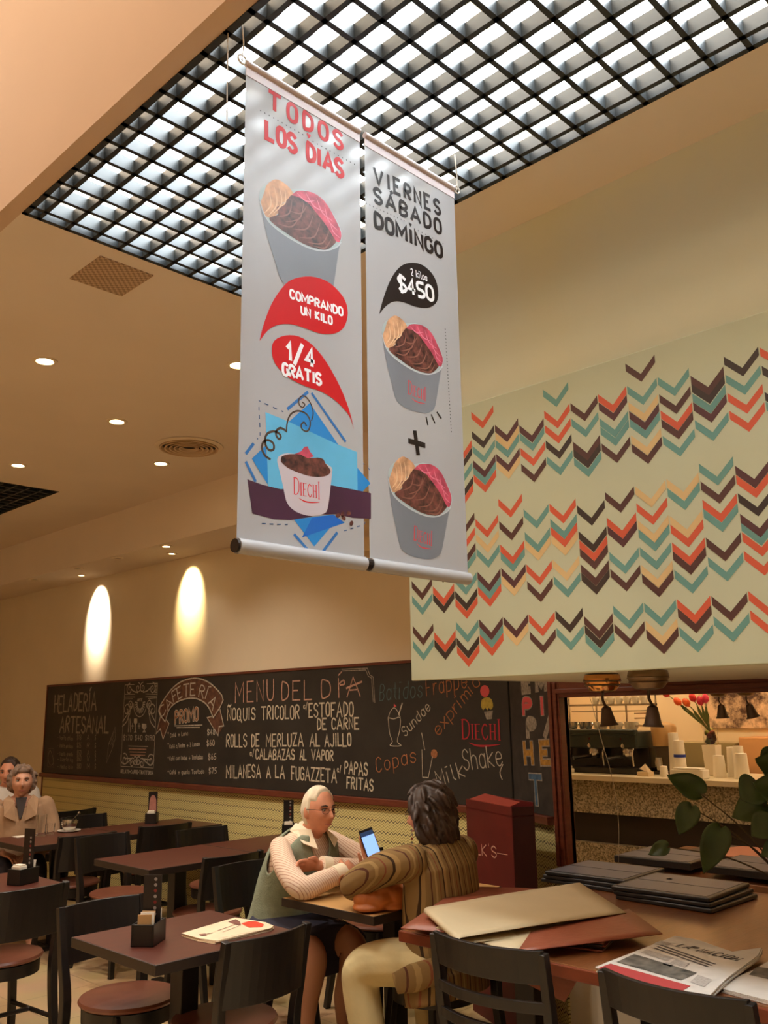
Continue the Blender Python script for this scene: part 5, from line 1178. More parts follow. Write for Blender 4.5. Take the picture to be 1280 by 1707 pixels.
TU = [(1112, 1158, (206, 40, 30)), (1132, 1172, (224, 88, 30)), (1146, 1174, (226, 96, 34)), (1156, 1166, (206, 36, 40)), (1168, 1172, (206, 44, 76)), (1176, 1168, (214, 50, 84))]
TL = ['leftmost red tulip drooping from the white vase', 'orange tulip, second from the left in the white vase', 'orange tulip, third from the left in the white vase', 'dark red tulip in the middle of the bunch', 'pink tulip, second from the right in the vase', 'rightmost pink tulip in the white vase']
for (px, py, rgb), lb in zip(TU, TL):
    h_ = hit(px, py, X=6.42); base = V3((6.45, 3.05, ZT+.30)); t = thing('tulip', lb, 'flower', base, group=None)
    m_ = h_-base
    MB().tube([(0, 0, 0), m_*.5+V3((0, 0, .02)), m_], .0035, seg=6, sub=4).build('stem', M('tulip_stem', (96, 104, 48), 0.6), t, smooth=True)
    d_ = (m_-m_*.5).normalized()
    MB().lathe([(.004, -.02), (.022, -.005), (.027, .015), (.022, .035), (.008, .05)], c=m_, seg=12, axis=d_).build('petals', M('tulip_%d_%d' % (rgb[1], rgb[2]), rgb, 0.5), t, smooth=True)
    MB().add([m_*.2, m_*.55+V3((0, .02, .01)), m_*.75+V3((0, .01, .03)), m_*.5+V3((0, -.012, 0))], [(0, 1, 2, 3)]).build('leaf_blade', M('tulip_leaf', (84, 96, 44), 0.6), t)
# picture and tan panel on the back wall
pm_ = bpy.data.materials.new('coffee_bean_picture'); pm_.use_nodes = True; nt = pm_.node_tree; b = nt.nodes['Principled BSDF']
tc = nt.nodes.new('ShaderNodeTexCoord'); v1 = nt.nodes.new('ShaderNodeTexNoise'); v1.inputs['Scale'].default_value = 5; v1.inputs['Detail'].default_value = 9; v1.inputs['Roughness'].default_value = .7; nt.links.new(tc.outputs['Object'], v1.inputs['Vector'])
rp = nt.nodes.new('ShaderNodeValToRGB'); rp.color_ramp.elements[0].position = .42; rp.color_ramp.elements[0].color = (*lin((64, 36, 20)), 1); rp.color_ramp.elements[1].position = .58; rp.color_ramp.elements[1].color = (*lin((222, 186, 146)), 1)
nt.links.new(v1.outputs[0], rp.inputs[0]); nt.links.new(rp.outputs[0], b.inputs['Base Color'])
pa, pb_ = hit(1168, 1214, X=7.27), hit(1300, 1214, X=7.27)
w_ = thing('wall_picture', 'large brown and cream coffee picture on the bar back wall', 'picture', (7.28, (pa.y+pb_.y)/2, pa.z))
MB().bx(0, .015, -(pa.y-pb_.y)/2-.3, (pa.y-pb_.y)/2, 0, .7).build('print', pm_, w_)
pc_ = hit(1186, 1280, X=7.0)
tag(MB().bx(6.98, 7.29, 1.4, min(pc_.y, 3.08), 1.001, pa.z-.06).build('back_cabinet', M('cabinet_tan', (206, 152, 98), 0.45), None, V3((7.1, 2.2, 1.001)), bevel=.006), 'tan cabinet below the coffee picture behind the bar', 'cabinet')
tag(MB().bx(6.96, 7.29, 3.1, 3.62, 1.001, hit(1130, 1238, X=6.95).z).build('steel_box', M('box_olive', (150, 134, 92), 0.4), None, V3((7.1, 3.3, 1.0))), 'plain beige unit against the bar back wall behind the foam cups', 'cabinet')
struct(MB().bx(6.95, 7.3, -1.2, 4.79, 0, 1.0).build('trim_4', BARW))
for i, (px, lb) in enumerate(((1204, 'mirror image of a bell-shaped spotlight in front of the coffee picture, left one'), (1250, 'mirror image of a bell-shaped spotlight in front of the coffee picture, right one'))):  # mirror images of the two bulkhead spotlights, built as solid copies
    q = hit(px-6, 1160, X=5.75); c = bell_spot(1003, 1128, 2.86, 1.7245, .25 if i else .05, lb, False, False, .8); c.location = (q.x, q.y, 1.7245)
# glinting crack of the mirror, shaped as a thin strand
cr_ = [hit(983, 1162, X=HX+.02), hit(1003, 1235, X=HX+.02), hit(1021, 1300, X=HX+.02), hit(1031, 1370, X=HX+.02), hit(1031, 1440, X=HX+.02)]
o = MB().tube(cr_, .0014, seg=5, sub=4).build('mirror_crack', M('crack_silver', (200, 190, 165), 0.25, metal=0.6), None, cr_[-1], smooth=True); tag(o, 'thin glinting crack running crookedly down the mirror beside the brown jamb', 'mirror crack')
# ------------------------------------------------------------------ people
SKIN = M('skin_warm', (206, 142, 112), 0.5, var=0.10, scale=18, spec=0.35); SKIN2 = M('skin_aged', (200, 148, 122), 0.5, var=0.12, scale=18, spec=0.35); STOCK = M('stocking_tan', (166, 116, 88), 0.6)
EYEW = M('eye_white', (214, 204, 194), 0.3); EYED = M('eye_dark', (38, 28, 24), 0.2); LIPS = M('lips', (164, 88, 78), 0.5); BROWG = M('brow_grey', (120, 104, 92), 0.8); BROWD = M('brow_dark', (54, 40, 32), 0.8)
class Frame:
    def __init__(s, o, ang):
        s.o = V3(o); s.f = V3((math.cos(ang), math.sin(ang), 0)); s.r = s.f.cross(V3((0, 0, 1)))
    def w(s, r, f, z): return s.o+s.r*r+s.f*f+V3((0, 0, z))
def ell(fr, c, a, b, n=24, tilt=0.0):
    return [fr.w(c[0]+a*math.cos(2*math.pi*k/n), c[1]+b*math.sin(2*math.pi*k/n), c[2]-tilt*b*math.sin(2*math.pi*k/n)) for k in range(n)]
def torso(mb, fr, rings, grow=0.0):
    mb.rings([ell(fr, c, a+grow, b+grow, 24, .25) for c, a, b in rings])
def head_shape(th, ph):
    """unit direction -> point of the head in head space (x right, y forward, z up)"""
    x, y, z = math.sin(th)*math.sin(ph), math.sin(th)*math.cos(ph), math.cos(th)
    p = V3((x*.076, y*.094, z*.116))
    if p.z < 0:
        t = min(1, -p.z/.116); p.x *= 1-.34*t**1.6
        if y > 0: p.y *= 1-.10*t
        else: p.y *= 1-.30*t
    g = lambda cx, cz, sx, sz: math.exp(-((p.x-cx)/sx)**2-((p.z-cz)/sz)**2)
    if y > 0:
        fw = 0.0
        fw += .024*g(0, -.022, .013, .017)+.014*g(0, .0, .010, .026)        # nose
        fw += .004*g(0, .034, .05, .012)                                    # brow ridge
        fw -= .011*(g(.031, .014, .016, .011)+g(-.031, .014, .016, .011))   # eye sockets
        fw += .006*(g(.042, -.022, .02, .02)+g(-.042, -.022, .02, .02))     # cheeks
        fw += .007*g(0, -.056, .024, .007)-.006*g(0, -.0625, .022, .0028)+.006*g(0, -.069, .02, .006)
        fw += .010*g(0, -.096, .022, .014)-.004*g(0, -.081, .03, .006)
        p.y += fw*min(1, y*2.2)
    return p
def locks(hd, spec, n, r0, r1, seed, length=.05):
    """overlapping wavy locks laid over the skull, welded into one head of hair"""
    rnd = random.Random(seed); mb = MB()
    rot = Matrix((hd.r, hd.f, hd.u)).transposed()
    for c, r in spec: mb.ball(hd.w(c), r, 22, 14, rot)
    for k in range(n):
        c, r = spec[rnd.randrange(len(spec))]
        a, e = rnd.uniform(0, 2*math.pi), rnd.uniform(-.9, 1.3)
        d = V3((math.cos(a)*math.cos(e), math.sin(a)*math.cos(e), math.sin(e)))
        if d.y > .55: continue
        p = V3((c[0]+d.x*r[0], c[1]+d.y*r[1], c[2]+d.z*r[2])); t_ = V3((-d.y*.5+rnd.uniform(-.4, .4), d.x*.4, -1)).normalized(); t_ = (t_-d*t_.dot(d)).normalized()
        rr = rnd.uniform(r0, r1); q = [p-t_*length*.5, p+d*rr*.5, p+t_*length*.6+d*rr*.2, p+t_*length]
        mb.tube([hd.w(x) for x in q], [rr*.5, rr, rr*.9, rr*.35], seg=8, sub=3, round_cap=True)
    return mb
class Head:
    def __init__(s, c, ang, pitch=0.0, roll=0.0, k=1.0):
        f = V3((math.cos(ang)*math.cos(pitch), math.sin(ang)*math.cos(pitch), math.sin(pitch))); r = f.cross(V3((0, 0, 1))).normalized(); u = r.cross(f)
        if roll: r, u = r*math.cos(roll)+u*math.sin(roll), u*math.cos(roll)-r*math.sin(roll)
        s.c, s.f, s.r, s.u, s.k = V3(c), f, r, u, k
    def w(s, p): return s.c+(s.r*p[0]+s.f*p[1]+s.u*p[2])*s.k
    def mesh(s, mb, nt_=56, np_=64):
        mb.rings([[s.w(head_shape(math.pi*(.02+.96*i/(nt_-1)), 2*math.pi*j/np_)) for j in range(np_)] for i in range(nt_)])
        for sx in (-1, 1):   # ears
            rot = Matrix((s.r, s.f, s.u)).transposed()
            mb.ball(s.w((sx*.077, -.008, -.004)), (.010, .018, .031), 12, 9, rot); mb.ball(s.w((sx*.074, -.004, -.026)), (.008, .010, .012), 8, 6, rot)
    def hair(s, name, mat, parent, off, line, thick, jitter=.006, fr=60.0, seed=0, low=-.2, n=(64, 96), part=0.0):
        """shell over the skull; line(x, y, z dir) -> True where hair grows"""
        mb = MB(); nt_, np_ = n; rr = []
        for i in range(nt_):
            ring = []
            for j in range(np_):
                th, ph = math.pi*(.02+.96*i/(nt_-1)), 2*math.pi*j/np_
                d = V3((math.sin(th)*math.sin(ph), math.sin(th)*math.cos(ph), math.cos(th)))
                p = head_shape(th, ph); h = line(d)
                nz_ = mnoise.noise(V3((d.x*3+seed, d.y*3, d.z*2)))*.5+mnoise.noise(V3((d.x*fr*.35+seed, d.y*fr*.35, d.z*2.2)))*.5
                q = min(1, max(0, h*5+.5)); q = q*q*(3-2*q)
                p = p*(.90*(1-q)+(1+thick+jitter*nz_*8)*q)+V3((0, -.004*q, 0))
                ring.append(s.w(p)-off)
            rr.append(ring)
        mb.rings(rr); return mb.build(name, mat, parent, smooth=180)
    def face(s, parent, off, brow, glasses=None, iris=EYED, half_closed=False):
        rot = Matrix((s.r, s.f, s.u)).transposed()
        for sx in (-1, 1):
            ey_ = MB().ball(s.w((sx*.030, .0765, .013))-off, (.013*s.k, .008*s.k, .0065*s.k), 14, 9, rot).build('eye', EYEW, parent, smooth=True)
            MB().ball(s.w((sx*.029, .0825, .0125))-off, (.0058*s.k, .003*s.k, .0055*s.k), 10, 7, rot).build('iris', iris, ey_, smooth=True)
            MB().tube([s.w((sx*.014, .0905, .030))-off, s.w((sx*.030, .0885, .035))-off, s.w((sx*.048, .0745, .030))-off], [.003*s.k, .0036*s.k, .002*s.k], seg=8, sub=3).build('eyebrow', brow, parent, smooth=True)
            MB().tube([s.w((sx*.016, .086, .019))-off, s.w((sx*.030, .0865, .0215))-off, s.w((sx*.044, .0755, .016))-off], .0018*s.k, seg=6, sub=3).build('eyelid', EYED, parent, smooth=True)
        MB().tube([s.w((-.022, .0815, -.060))-off, s.w((-.008, .0925, -.0595))-off, s.w((.008, .0925, -.0595))-off, s.w((.022, .0815, -.060))-off], [.0015*s.k, .0032*s.k, .0032*s.k, .0015*s.k], seg=8, sub=4).build('lips', LIPS, parent, smooth=True)
        if glasses:
            mb = MB()
            for sx in (-1, 1):
                c_ = (sx*.031, .098, .010); mb.tube([s.w((c_[0]+.021*math.cos(a), c_[1]-abs(c_[0]+.021*math.cos(a))*.12, c_[2]+.0145*math.sin(a)))-off for a in [i*math.pi/10 for i in range(21)]], .0013*s.k, seg=6)
                mb.tube([s.w((sx*.052, .092, .014))-off, s.w((sx*.078, .07, .016))-off, s.w((sx*.083, -.005, .012))-off], .0016*s.k, seg=6)
            mb.tube([s.w((-.010, .098, .012))-off, s.w((0, .104, .015))-off, s.w((.010, .098, .012))-off], .0014*s.k, seg=6, sub=2)
            mb.build('eyeglasses', glasses, parent, smooth=True)
def hand(mb, w, d, palm, thumb, curl=.5, s=1.0, spread=.05):
    w, d, palm, thumb = V3(w), V3(d).normalized(), V3(palm), V3(thumb); palm = (palm-d*palm.dot(d)).normalized(); thumb = (thumb-d*thumb.dot(d)-palm*thumb.dot(palm)).normalized()
    def ring(c, a, b): return [c+thumb*(a*math.cos(2*math.pi*k/14))+palm*(b*math.sin(2*math.pi*k/14)) for k in range(14)]
    mb.rings([ring(w-d*.02*s, .024*s, .019*s), ring(w+d*.01*s, .027*s, .018*s), ring(w+d*.045*s, .038*s, .016*s), ring(w+d*.08*s, .040*s, .013*s), ring(w+d*.092*s, .034*s, .009*s)])
    for i, L in enumerate((.92, 1.05, 1.0, .78)):
        p = w+d*(.082*s)+thumb*((1.5-i)*.0205*s); dd = (d+thumb*((1.5-i)*spread)).normalized(); pts = [p]; a = 0
        for k, sl in enumerate((.045, .028, .022)):
            a += curl*(1.0 if k else .75); v = dd*math.cos(a)+palm*math.sin(a); p = p+v*(sl*L*s); pts.append(p)
        mb.tube(pts, [.0092*s, .0086*s, .0078*s, .0066*s], seg=10, sub=3, round_cap=True)
    p = w+d*.022*s+thumb*.026*s; v = (d*.62+thumb*.72+palm*.25).normalized(); v2 = (d*.9+thumb*.25+palm*.35).normalized()
    mb.tube([p-v*.012*s, p+v*.034*s, p+v*.034*s+v2*.030*s, p+v*.034*s+v2*.05*s], [.014*s, .0115*s, .0098*s, .0078*s], seg=10, sub=3, round_cap=True)
def limb(mb, pts, rad, sub=5, seg=14): mb.tube(pts, rad, seg=seg, sub=sub, round_cap=True)
def put(o, parent): o.parent = parent; return o

# ---- white-haired woman in a grey-green vest, arms folded on the table
O = V3((3.17, 3.86, 0)); fr = Frame(O, -math.pi/2); w = fr.w
pw = thing('person', 'white-haired woman in glasses, pale striped shirt and grey-green vest, arms folded on the table', 'person', O)
hd = Head(w(0, .245, 1.112), -math.pi/2-.04, -.03, 0.02, .98)
mb = MB(); hd.mesh(mb)
limb(mb, [w(0, .16, .96), w(0, .20, 1.02), hd.w((0, -.015, -.06))], [.066, .058, .055])
TR = [((0, -.02, .47), .19, .15), ((0, 0, .56), .195, .155), ((0, .03, .68), .18, .145), ((0, .09, .80), .185, .14), ((0, .13, .90), .19, .12), ((0, .155, .965), .165, .09), ((0, .175, 1.01), .09, .06)]
torso(mb, fr, TR, -.015)
limb(mb, [w(.175, .145, .945), w(.24, .30, .86), w(.27, .44, .80), w(.15, .455, .82), w(.02, .46, .845)], [.045, .042, .038, .034, .026])
limb(mb, [w(-.175, .145, .945), w(-.23, .30, .86), w(-.255, .42, .80), w(-.10, .385, .835), w(.09, .345, .87)], [.045, .042, .038, .034, .026])
hand(mb, w(.02, .46, .845), w(-.09, -.035, .012)-w(0, 0, 0), V3((0, 0, -.5))-fr.f*.6, V3((0, 0, 1)), .55)
hand(mb, w(.09, .345, .872), w(.10, -.02, .01)-w(0, 0, 0), fr.f*.7-V3((0, 0, .5)), V3((0, 0, 1)), .38)
for sx, kx, ky in ((1, .16, .37), (-1, -.08, .40)):
    limb(mb, [w(sx*.1, -.02, .54), w((sx*.1+kx)/2, .19, .53), w(kx, ky, .485), w(kx, ky+.0, .40), w(kx-.005, ky-.05, .25), w(kx-.01, ky-.06, .09)], [.085, .078, .064, .058, .056, .036])
    limb(mb, [w(kx-.01, ky-.08, .06), w(kx-.01, ky+.05, .035), w(kx-.005, ky+.11, .03)], [.036, .036, .024])
fuse(mb, 'body', SKIN, pw, .0038, 1, O).location = (0, 0, 0)
SHIRT = stripe_mat('pale_striped_shirt', (226, 200, 176), [(.0, .22, (190, 148, 128))], 'x', .012)
SHIRTY = stripe_mat('pale_striped_sleeve', (226, 202, 180), [(.0, .25, (186, 146, 126))], 'd', .014)
mb = MB(); torso(mb, fr, TR[1:], .004)
limb(mb, [w(.165, .14, .945), w(.245, .29, .87), w(.275, .44, .805), w(.16, .458, .822), w(.05, .462, .842)], [.054, .058, .055, .049, .042])
limb(mb, [w(-.165, .14, .945), w(-.235, .29, .87), w(-.26, .42, .805), w(-.10, .388, .838), w(.05, .355, .866)], [.054, .058, .055, .049, .042])
fuse(mb, 'shirt', SHIRTY, pw, .006, 4, O).location = (0, 0, 0)
VEST = M('vest_grey_green', (132, 142, 122), 0.9, var=0.10, scale=30, bump=0.3, bscale=120)
def vest():
    mb = MB(); n = 48; m = 16; vs_ = []
    def ring_at(z):
        for (c0, a0_, b0_), (c1_, a1_, b1__) in zip(TR, TR[1:]):
            if c0[2] <= z <= c1_[2]:
                t = (z-c0[2])/(c1_[2]-c0[2]); return (c0[1]*(1-t)+c1_[1]*t, a0_*(1-t)+a1_*t, b0_*(1-t)+b1__*t)
        return (TR[-1][0][1], TR[-1][1], TR[-1][2])
    for j in range(m+1):
        for k in range(n):
            a = 2*math.pi*k/n; s_, c_ = math.sin(a), math.cos(a)
            top_ = 1.012
            if s_ > 0 and abs(c_) < .52: top_ = min(top_, .855+.31*abs(c_))   # V neck
            if abs(c_) > .90: top_ = min(top_, .82+1.6*(1-abs(c_)))                                  # arm hole
            z = .44+(top_-.44)*j/m; f0, a_, b_ = ring_at(max(z, .471))
            wv = 1+.02*math.sin(5*a+z*22)*(z < .8)
            g_ = .017+(.012 if z < .56 else 0)
            vs_.append(fr.w((a_+g_)*c_*wv, f0+(b_+g_)*s_*wv, z-.25*b_*s_*(1 if z > .6 else .3)))
    mb.add(vs_, [(j*n+k, j*n+(k+1) % n, (j+1)*n+(k+1) % n, (j+1)*n+k) for j in range(m) for k in range(n)])
    return mb
o = vest().build('vest', VEST, pw, O, smooth=80); o.location = (0, 0, 0); s_ = o.modifiers.new('t', 'SOLIDIFY'); s_.thickness = .008; s_.offset = 1
sb_ = o.modifiers.new('s', 'SUBSURF'); sb_.levels = 1; sb_.render_levels = 1
COLL = M('collar_white', (232, 218, 192), 0.8)
for sx in (-1, 1):
    c = [w(sx*.062, .135, 1.05), w(sx*.048, .235, 1.025), w(sx*.055, .300, .935), w(sx*.115, .262, .965), w(sx*.098, .13, 1.018)]
    mb = MB().prism(c, fr.f*.006+V3((0, 0, .004))); o = mb.build('collar', COLL, pw, O, bevel=.003); o.location = (0, 0, 0)
mb = MB(); mb.tube([w(0, .165, .985), w(0, .185, 1.03)], [.074, .066], seg=20); o = mb.build('neckband', COLL, pw, O, smooth=True); o.location = (0, 0, 0)
mb = MB().tube([w(.095, .462, .833), w(.035, .464, .844)], [.047, .047], seg=16); o = mb.build('cuff', COLL, pw, O, smooth=True); o.location = (0, 0, 0)
mb = MB().tube([w(.03, .36, .862), w(.075, .35, .87)], [.045, .045], seg=16); o = mb.build('cuff', COLL, pw, O, smooth=True); o.location = (0, 0, 0)
SKIRT = M('skirt_navy', (40, 40, 58), 0.85, var=0.12, scale=14)
mb = MB(); torso(mb, fr, [((0, -.03, .455), .20, .16), ((0, -.01, .55), .205, .165), ((0, .02, .64), .19, .15)])
mb.rings([[w(.03+(.235+.006*k)*math.cos(a), -.02+.128*k, .530+(.140-.009*k)*math.sin(a)-.018*k) for a in [2*math.pi*i/24 for i in range(24)]] for k in range(4)])
fuse(mb, 'skirt', SKIRT, pw, .009, 5, O).location = (0, 0, 0)
mb = MB()
for kx, ky in ((.16, .37), (-.08, .40)): limb(mb, [w(kx*.88, ky-.12, .505), w(kx, ky, .482), w(kx, ky+.0, .40), w(kx-.005, ky-.05, .25), w(kx-.01, ky-.06, .10)], [.090, .074, .066, .0605, .040])
o = mb.build('stockings', STOCK, pw, O, smooth=True); o.location = (0, 0, 0)
WHITEH = M('hair_white', (216, 204, 180), 0.75, var=0.14, scale=40, stretch=(1, 1, .25))
hd.hair('hair', WHITEH, pw, O, lambda d: max(min(d.z-.45, max(.50-d.y, d.z-.84)), min(.16-d.y, d.z+.10), min(-.22-d.y, d.z+.62)), .10, .004, 50, 3.1)
hd.face(pw, O, BROWD, M('spectacle_frame', (70, 44, 34), 0.35))

# ---- dark-haired woman in a striped shirt, seen from behind, holding a phone
O = V3((3.18, 2.81, 0)); fr = Frame(O, math.pi/2+.05); w = fr.w
pd = thing('person', 'dark-haired woman in brown striped shirt and cream trousers, back turned, raising a phone', 'person', O)
hd = Head(w(-.01, .05, 1.138), math.pi/2+.22, -.12, 0, 1.0)
TR = [((0, -.01, .47), .20, .155), ((0, 0, .56), .205, .16), ((0, 0, .68), .19, .15), ((0, 0, .80), .195, .145), ((0, .0, .91), .20, .125), ((0, .01, .985), .165, .095), ((0, .02, 1.035), .085, .07)]
pc_ = hit(617, 1407, Y=3.13); n_ = V3((-.45, -.82, .30)).normalized(); v_ = V3((-.20, .20, 1.0)); v_ = (v_-n_*v_.dot(n_)).normalized(); u_ = v_.cross(n_)
hL = pc_-v_*.112-n_*.030-u_*.016; eL = w(-.25, .30, .845)
mb = MB(); hd.mesh(mb); limb(mb, [w(0, .01, .97), w(0, .025, 1.04), hd.w((0, -.015, -.06))], [.068, .06, .056])
torso(mb, fr, TR, -.015)
limb(mb, [w(-.185, .01, .97), w(-.23, .15, .915), eL, eL.lerp(hL, .5)+V3((-.005, 0, -.005)), hL], [.05, .045, .04, .034, .027])
limb(mb, [w(.185, .01, .97), w(.245, .12, .87), w(.25, .25, .80), w(.12, .36, .80)], [.05, .045, .04, .028])
hand(mb, hL, v_+u_*.12, n_, -u_, .22, .95)
hand(mb, w(.12, .36, .80), w(-.09, .03, -.01)-w(0, 0, 0), V3((0, 0, -1)), fr.f*-1, .3)
for sx in (-1, 1):
    limb(mb, [w(sx*.20, .22, .5), w(sx*.21, .28, .46), w(sx*.21, .23, .10)], [.05, .05, .035])
    limb(mb, [w(sx*.21, .20, .055), w(sx*.21, .34, .035)], [.036, .03])
fuse(mb, 'body', SKIN, pd, .0045, 1, O).location = (0, 0, 0)
STR = stripe_mat('brown_striped_cloth', (128, 102, 64), [(.0, .07, (56, 40, 26)), (.07, .20, (148, 120, 76)), (.40, .45, (84, 50, 36)), (.58, .66, (152, 126, 82)), (.80, .84, (120, 70, 48))], 'x', .078, .85)
mb = MB(); torso(mb, fr, TR, .006); torso(mb, fr, [((0, -.02, .40), .215, .165), ((0, -.01, .50), .215, .17)])
limb(mb, [w(-.175, .01, .965), w(-.235, .15, .925), w(-.25, .30, .848), eL.lerp(hL, .5), eL.lerp(hL, .85)], [.078, .074, .063, .052, .044])
limb(mb, [w(.175, .01, .965), w(.25, .11, .88), w(.255, .25, .805), w(.15, .35, .80)], [.078, .075, .064, .045])
fuse(mb, 'striped_shirt', STR, pd, .006, 5, O).location = (0, 0, 0)
mb = MB(); limb(mb, [w(0, .0, 1.01), w(0, .02, 1.06)], [.082, .072]); o = mb.build('collar', STR, pd, O, smooth=True); o.location = (0, 0, 0)
TROU = M('trousers_cream', (206, 188, 140), 0.85, var=0.07, scale=9, bump=0.25, bscale=14)
mb = MB(); torso(mb, fr, [((0, -.02, .465), .20, .15), ((0, 0, .54), .20, .155), ((0, 0, .60), .18, .14)])
for sx in (-1, 1):
    limb(mb, [w(sx*.115, -.02, .545), w(sx*.17, .14, .545), w(sx*.215, .27, .51), w(sx*.218, .285, .43), w(sx*.215, .255, .28), w(sx*.21, .235, .10)], [.105, .098, .086, .082, .078, .075])
fuse(mb, 'trousers', TROU, pd, .008, 5, O).location = (0, 0, 0)
tl = MB().tube([w(-.20, -.12, .56), w(-.225, -.02, .52), w(-.25, .06, .49)], [(.05, .012), (.055, .010), (.04, .006)], seg=12, sub=3).build('shirt_tail', STR, pd, O, smooth=True); tl.location = (0, 0, 0)
DARKH = M('hair_dark_brown', (52, 34, 24), 0.55, var=0.35, scale=30, stretch=(1, 1, .2))
mb = locks(hd, [((0, -.018, .028), (.098, .104, .112)), ((0, -.045, -.045), (.098, .075, .095)), ((.070, -.02, -.04), (.038, .062, .085)), ((-.070, -.02, -.04), (.038, .062, .085)), ((0, -.05, -.09), (.085, .055, .06))], 150, .010, .017, 4, .06)
fuse(mb, 'hair', DARKH, pd, .005, 1, O).location = (0, 0, 0)
hd.face(pd, O, BROWD, M('spectacle_frame', (70, 44, 34), 0.35))
# phone
pc_ = hit(617, 1407, Y=3.13); n_ = V3((-.45, -.82, .30)).normalized(); v_ = V3((-.20, .20, 1.0)); v_ = (v_-n_*v_.dot(n_)).normalized(); u_ = v_.cross(n_)
ph_ = thing('smartphone', 'black smartphone with a glowing blue screen held up by the seated woman', 'phone', pc_)
MB().obox((0, 0, 0), u_*.034, v_*.069, n_*.004).build('phone_body', M('phone_black', (20, 20, 24), 0.25), ph_, bevel=.003)
MB().obox(n_*.0042-v_*.012, u_*.031, v_*.050, n_*.0003).build('screen', M('screen_glow', (120, 160, 220), 0.3, emit=(140, 180, 255), es=1.0), ph_)
MB().obox(n_*.0042+v_*.048, u_*.031, v_*.010, n_*.0003).build('screen_top', M('screen_dim', (40, 60, 90), 0.3, emit=(40, 70, 110), es=0.4), ph_)
# handbag
BAGM = M('bag_orange_leather', (176, 98, 40), 0.5, var=0.16, scale=9, bump=0.4, bscale=20); STRAP = M('bag_strap', (134, 78, 40), 0.5)
bc_ = V3((2.975, 2.995, .7505)); hb = thing('handbag', 'slouchy orange-brown leather handbag on the tan table under her elbow', 'bag', bc_)
mb = MB()
for dx, dy, dz, rx, ry, rz in ((0, 0, .05, .085, .075, .052), (.06, -.03, .06, .075, .065, .062), (-.05, .03, .05, .06, .05, .05), (.02, -.01, .095, .075, .055, .035), (-.02, .02, .02, .10, .075, .022), (.06, -.04, .02, .08, .06, .022)): mb.ball(bc_+V3((dx, dy, dz)), (rx, ry, rz), 18, 12)
for k in range(6):
    a = k*.5-.4; mb.tube([bc_+V3((-.07+.03*k, .06-.03*k, .02)), bc_+V3((-.05+.03*k, .03-.03*k, .085)), bc_+V3((-.01+.025*k, .03-.02*k, .115))], [.006, .010, .006], seg=6, sub=3)
fuse(mb, 'pouch', BAGM, hb, .005, 3, bc_).location = (0, 0, 0)
for k, s_ in enumerate((0, .05)): MB().tube([V3((-.03+s_, .02-s_, .10)), V3((-.09+s_, .10-s_, .145)), V3((-.11+s_*.6, .13-s_, .13)), V3((-.10+s_, .12-s_, .09)), V3((-.04+s_, .06-s_, .085))], .006, seg=8, sub=4).build('strap', STRAP, hb, smooth=True)
MB().tube([V3((0, -.01, .118)), V3((.05, -.04, .122)), V3((.08, -.05, .10))], .008, seg=8, sub=3).build('tied_string', M('bag_cord', (168, 140, 108), 0.7), hb, smooth=True)

# ---- elderly woman in a beige jacket at the far left table
hc = hit(44, 1303, Y=6.98); O = V3((hc.x, 7.06, 0)); A_ = -math.pi/2-.38; fr = Frame(O, A_); w = fr.w
pe = thing('person', 'elderly woman with wavy grey hair and beige jacket sitting at the far left table', 'person', O)
dz = hc.z-1.11
hd = Head(w(0, .06, 1.11+dz), -math.pi/2-.42, 0, 0, 1.0)
TR = [((0, 0, .47), .19, .15), ((0, 0, .60), .19, .15), ((0, .01, .78), .19, .14), ((0, .02, .88), .185, .125), ((0, .03, .95+dz), .16, .09), ((0, .04, 1.0+dz), .085, .065)]
mb = MB(); hd.mesh(mb, 48, 52); limb(mb, [w(0, .03, .94), w(0, .045, 1.0+dz), hd.w((0, -.015, -.06))], [.06, .053, .052]); torso(mb, fr, TR, -.012)
AR = [[w(sx*.175, .02, .93+dz), w(sx*.225, .05, .80), w(sx*.225, .12, .68), w(sx*.10, .27, .63)] for sx in (-1, 1)]
for a_, sx in zip(AR, (-1, 1)):
    limb(mb, a_, [.045, .04, .036, .026]); hand(mb, a_[-1], w(-sx*.05, .06, -.01)-w(0, 0, 0), V3((0, 0, -1)), w(-sx*.5, -.3, 0)-w(0, 0, 0), .35)
    limb(mb, [w(sx*.1, 0, .53), w(sx*.12, .40, .51), w(sx*.12, .38, .28), w(sx*.12, .36, .08)], [.08, .065, .055, .038]); limb(mb, [w(sx*.12, .33, .05), w(sx*.12, .47, .035)], [.038, .03])
fuse(mb, 'body', SKIN2, pe, .0055, 1, O).location = (0, 0, 0)
JACK = M('jacket_beige', (158, 126, 96), 0.9, var=0.08, scale=20, bump=0.25, bscale=30)
mb = MB(); torso(mb, fr, [r_ for r_ in TR[:-1]], .014)
for a_ in AR: limb(mb, [a_[0], a_[1], a_[2], a_[2].lerp(a_[3], .75)], [.072, .068, .06, .045])
fuse(mb, 'jacket', JACK, pe, .008, 4, O).location = (0, 0, 0)
for sx in (-1, 1):
    o = MB().prism([w(sx*.03, .155, .84), w(sx*.045, .13, .97+dz), w(sx*.085, .05, 1.015+dz), w(sx*.125, .08, .985+dz), w(sx*.115, .165, .885)], fr.f*.012).build('lapel', JACK, pe, O, bevel=.004); o.location = (0, 0, 0)
o = MB().prism([w(-.008, .155, .86), w(.008, .155, .86), w(.042, .115, 1.0+dz), w(-.042, .115, 1.0+dz)], fr.f*.012).build('dark_blouse', M('blouse_dark', (50, 42, 40), 0.8), pe, O, bevel=.003); o.location = (0, 0, 0)
mb = MB()
for sx in (-1, 1): limb(mb, [w(sx*.1, 0, .53), w(sx*.12, .40, .515), w(sx*.12, .38, .28), w(sx*.12, .36, .10)], [.10, .078, .07, .06])
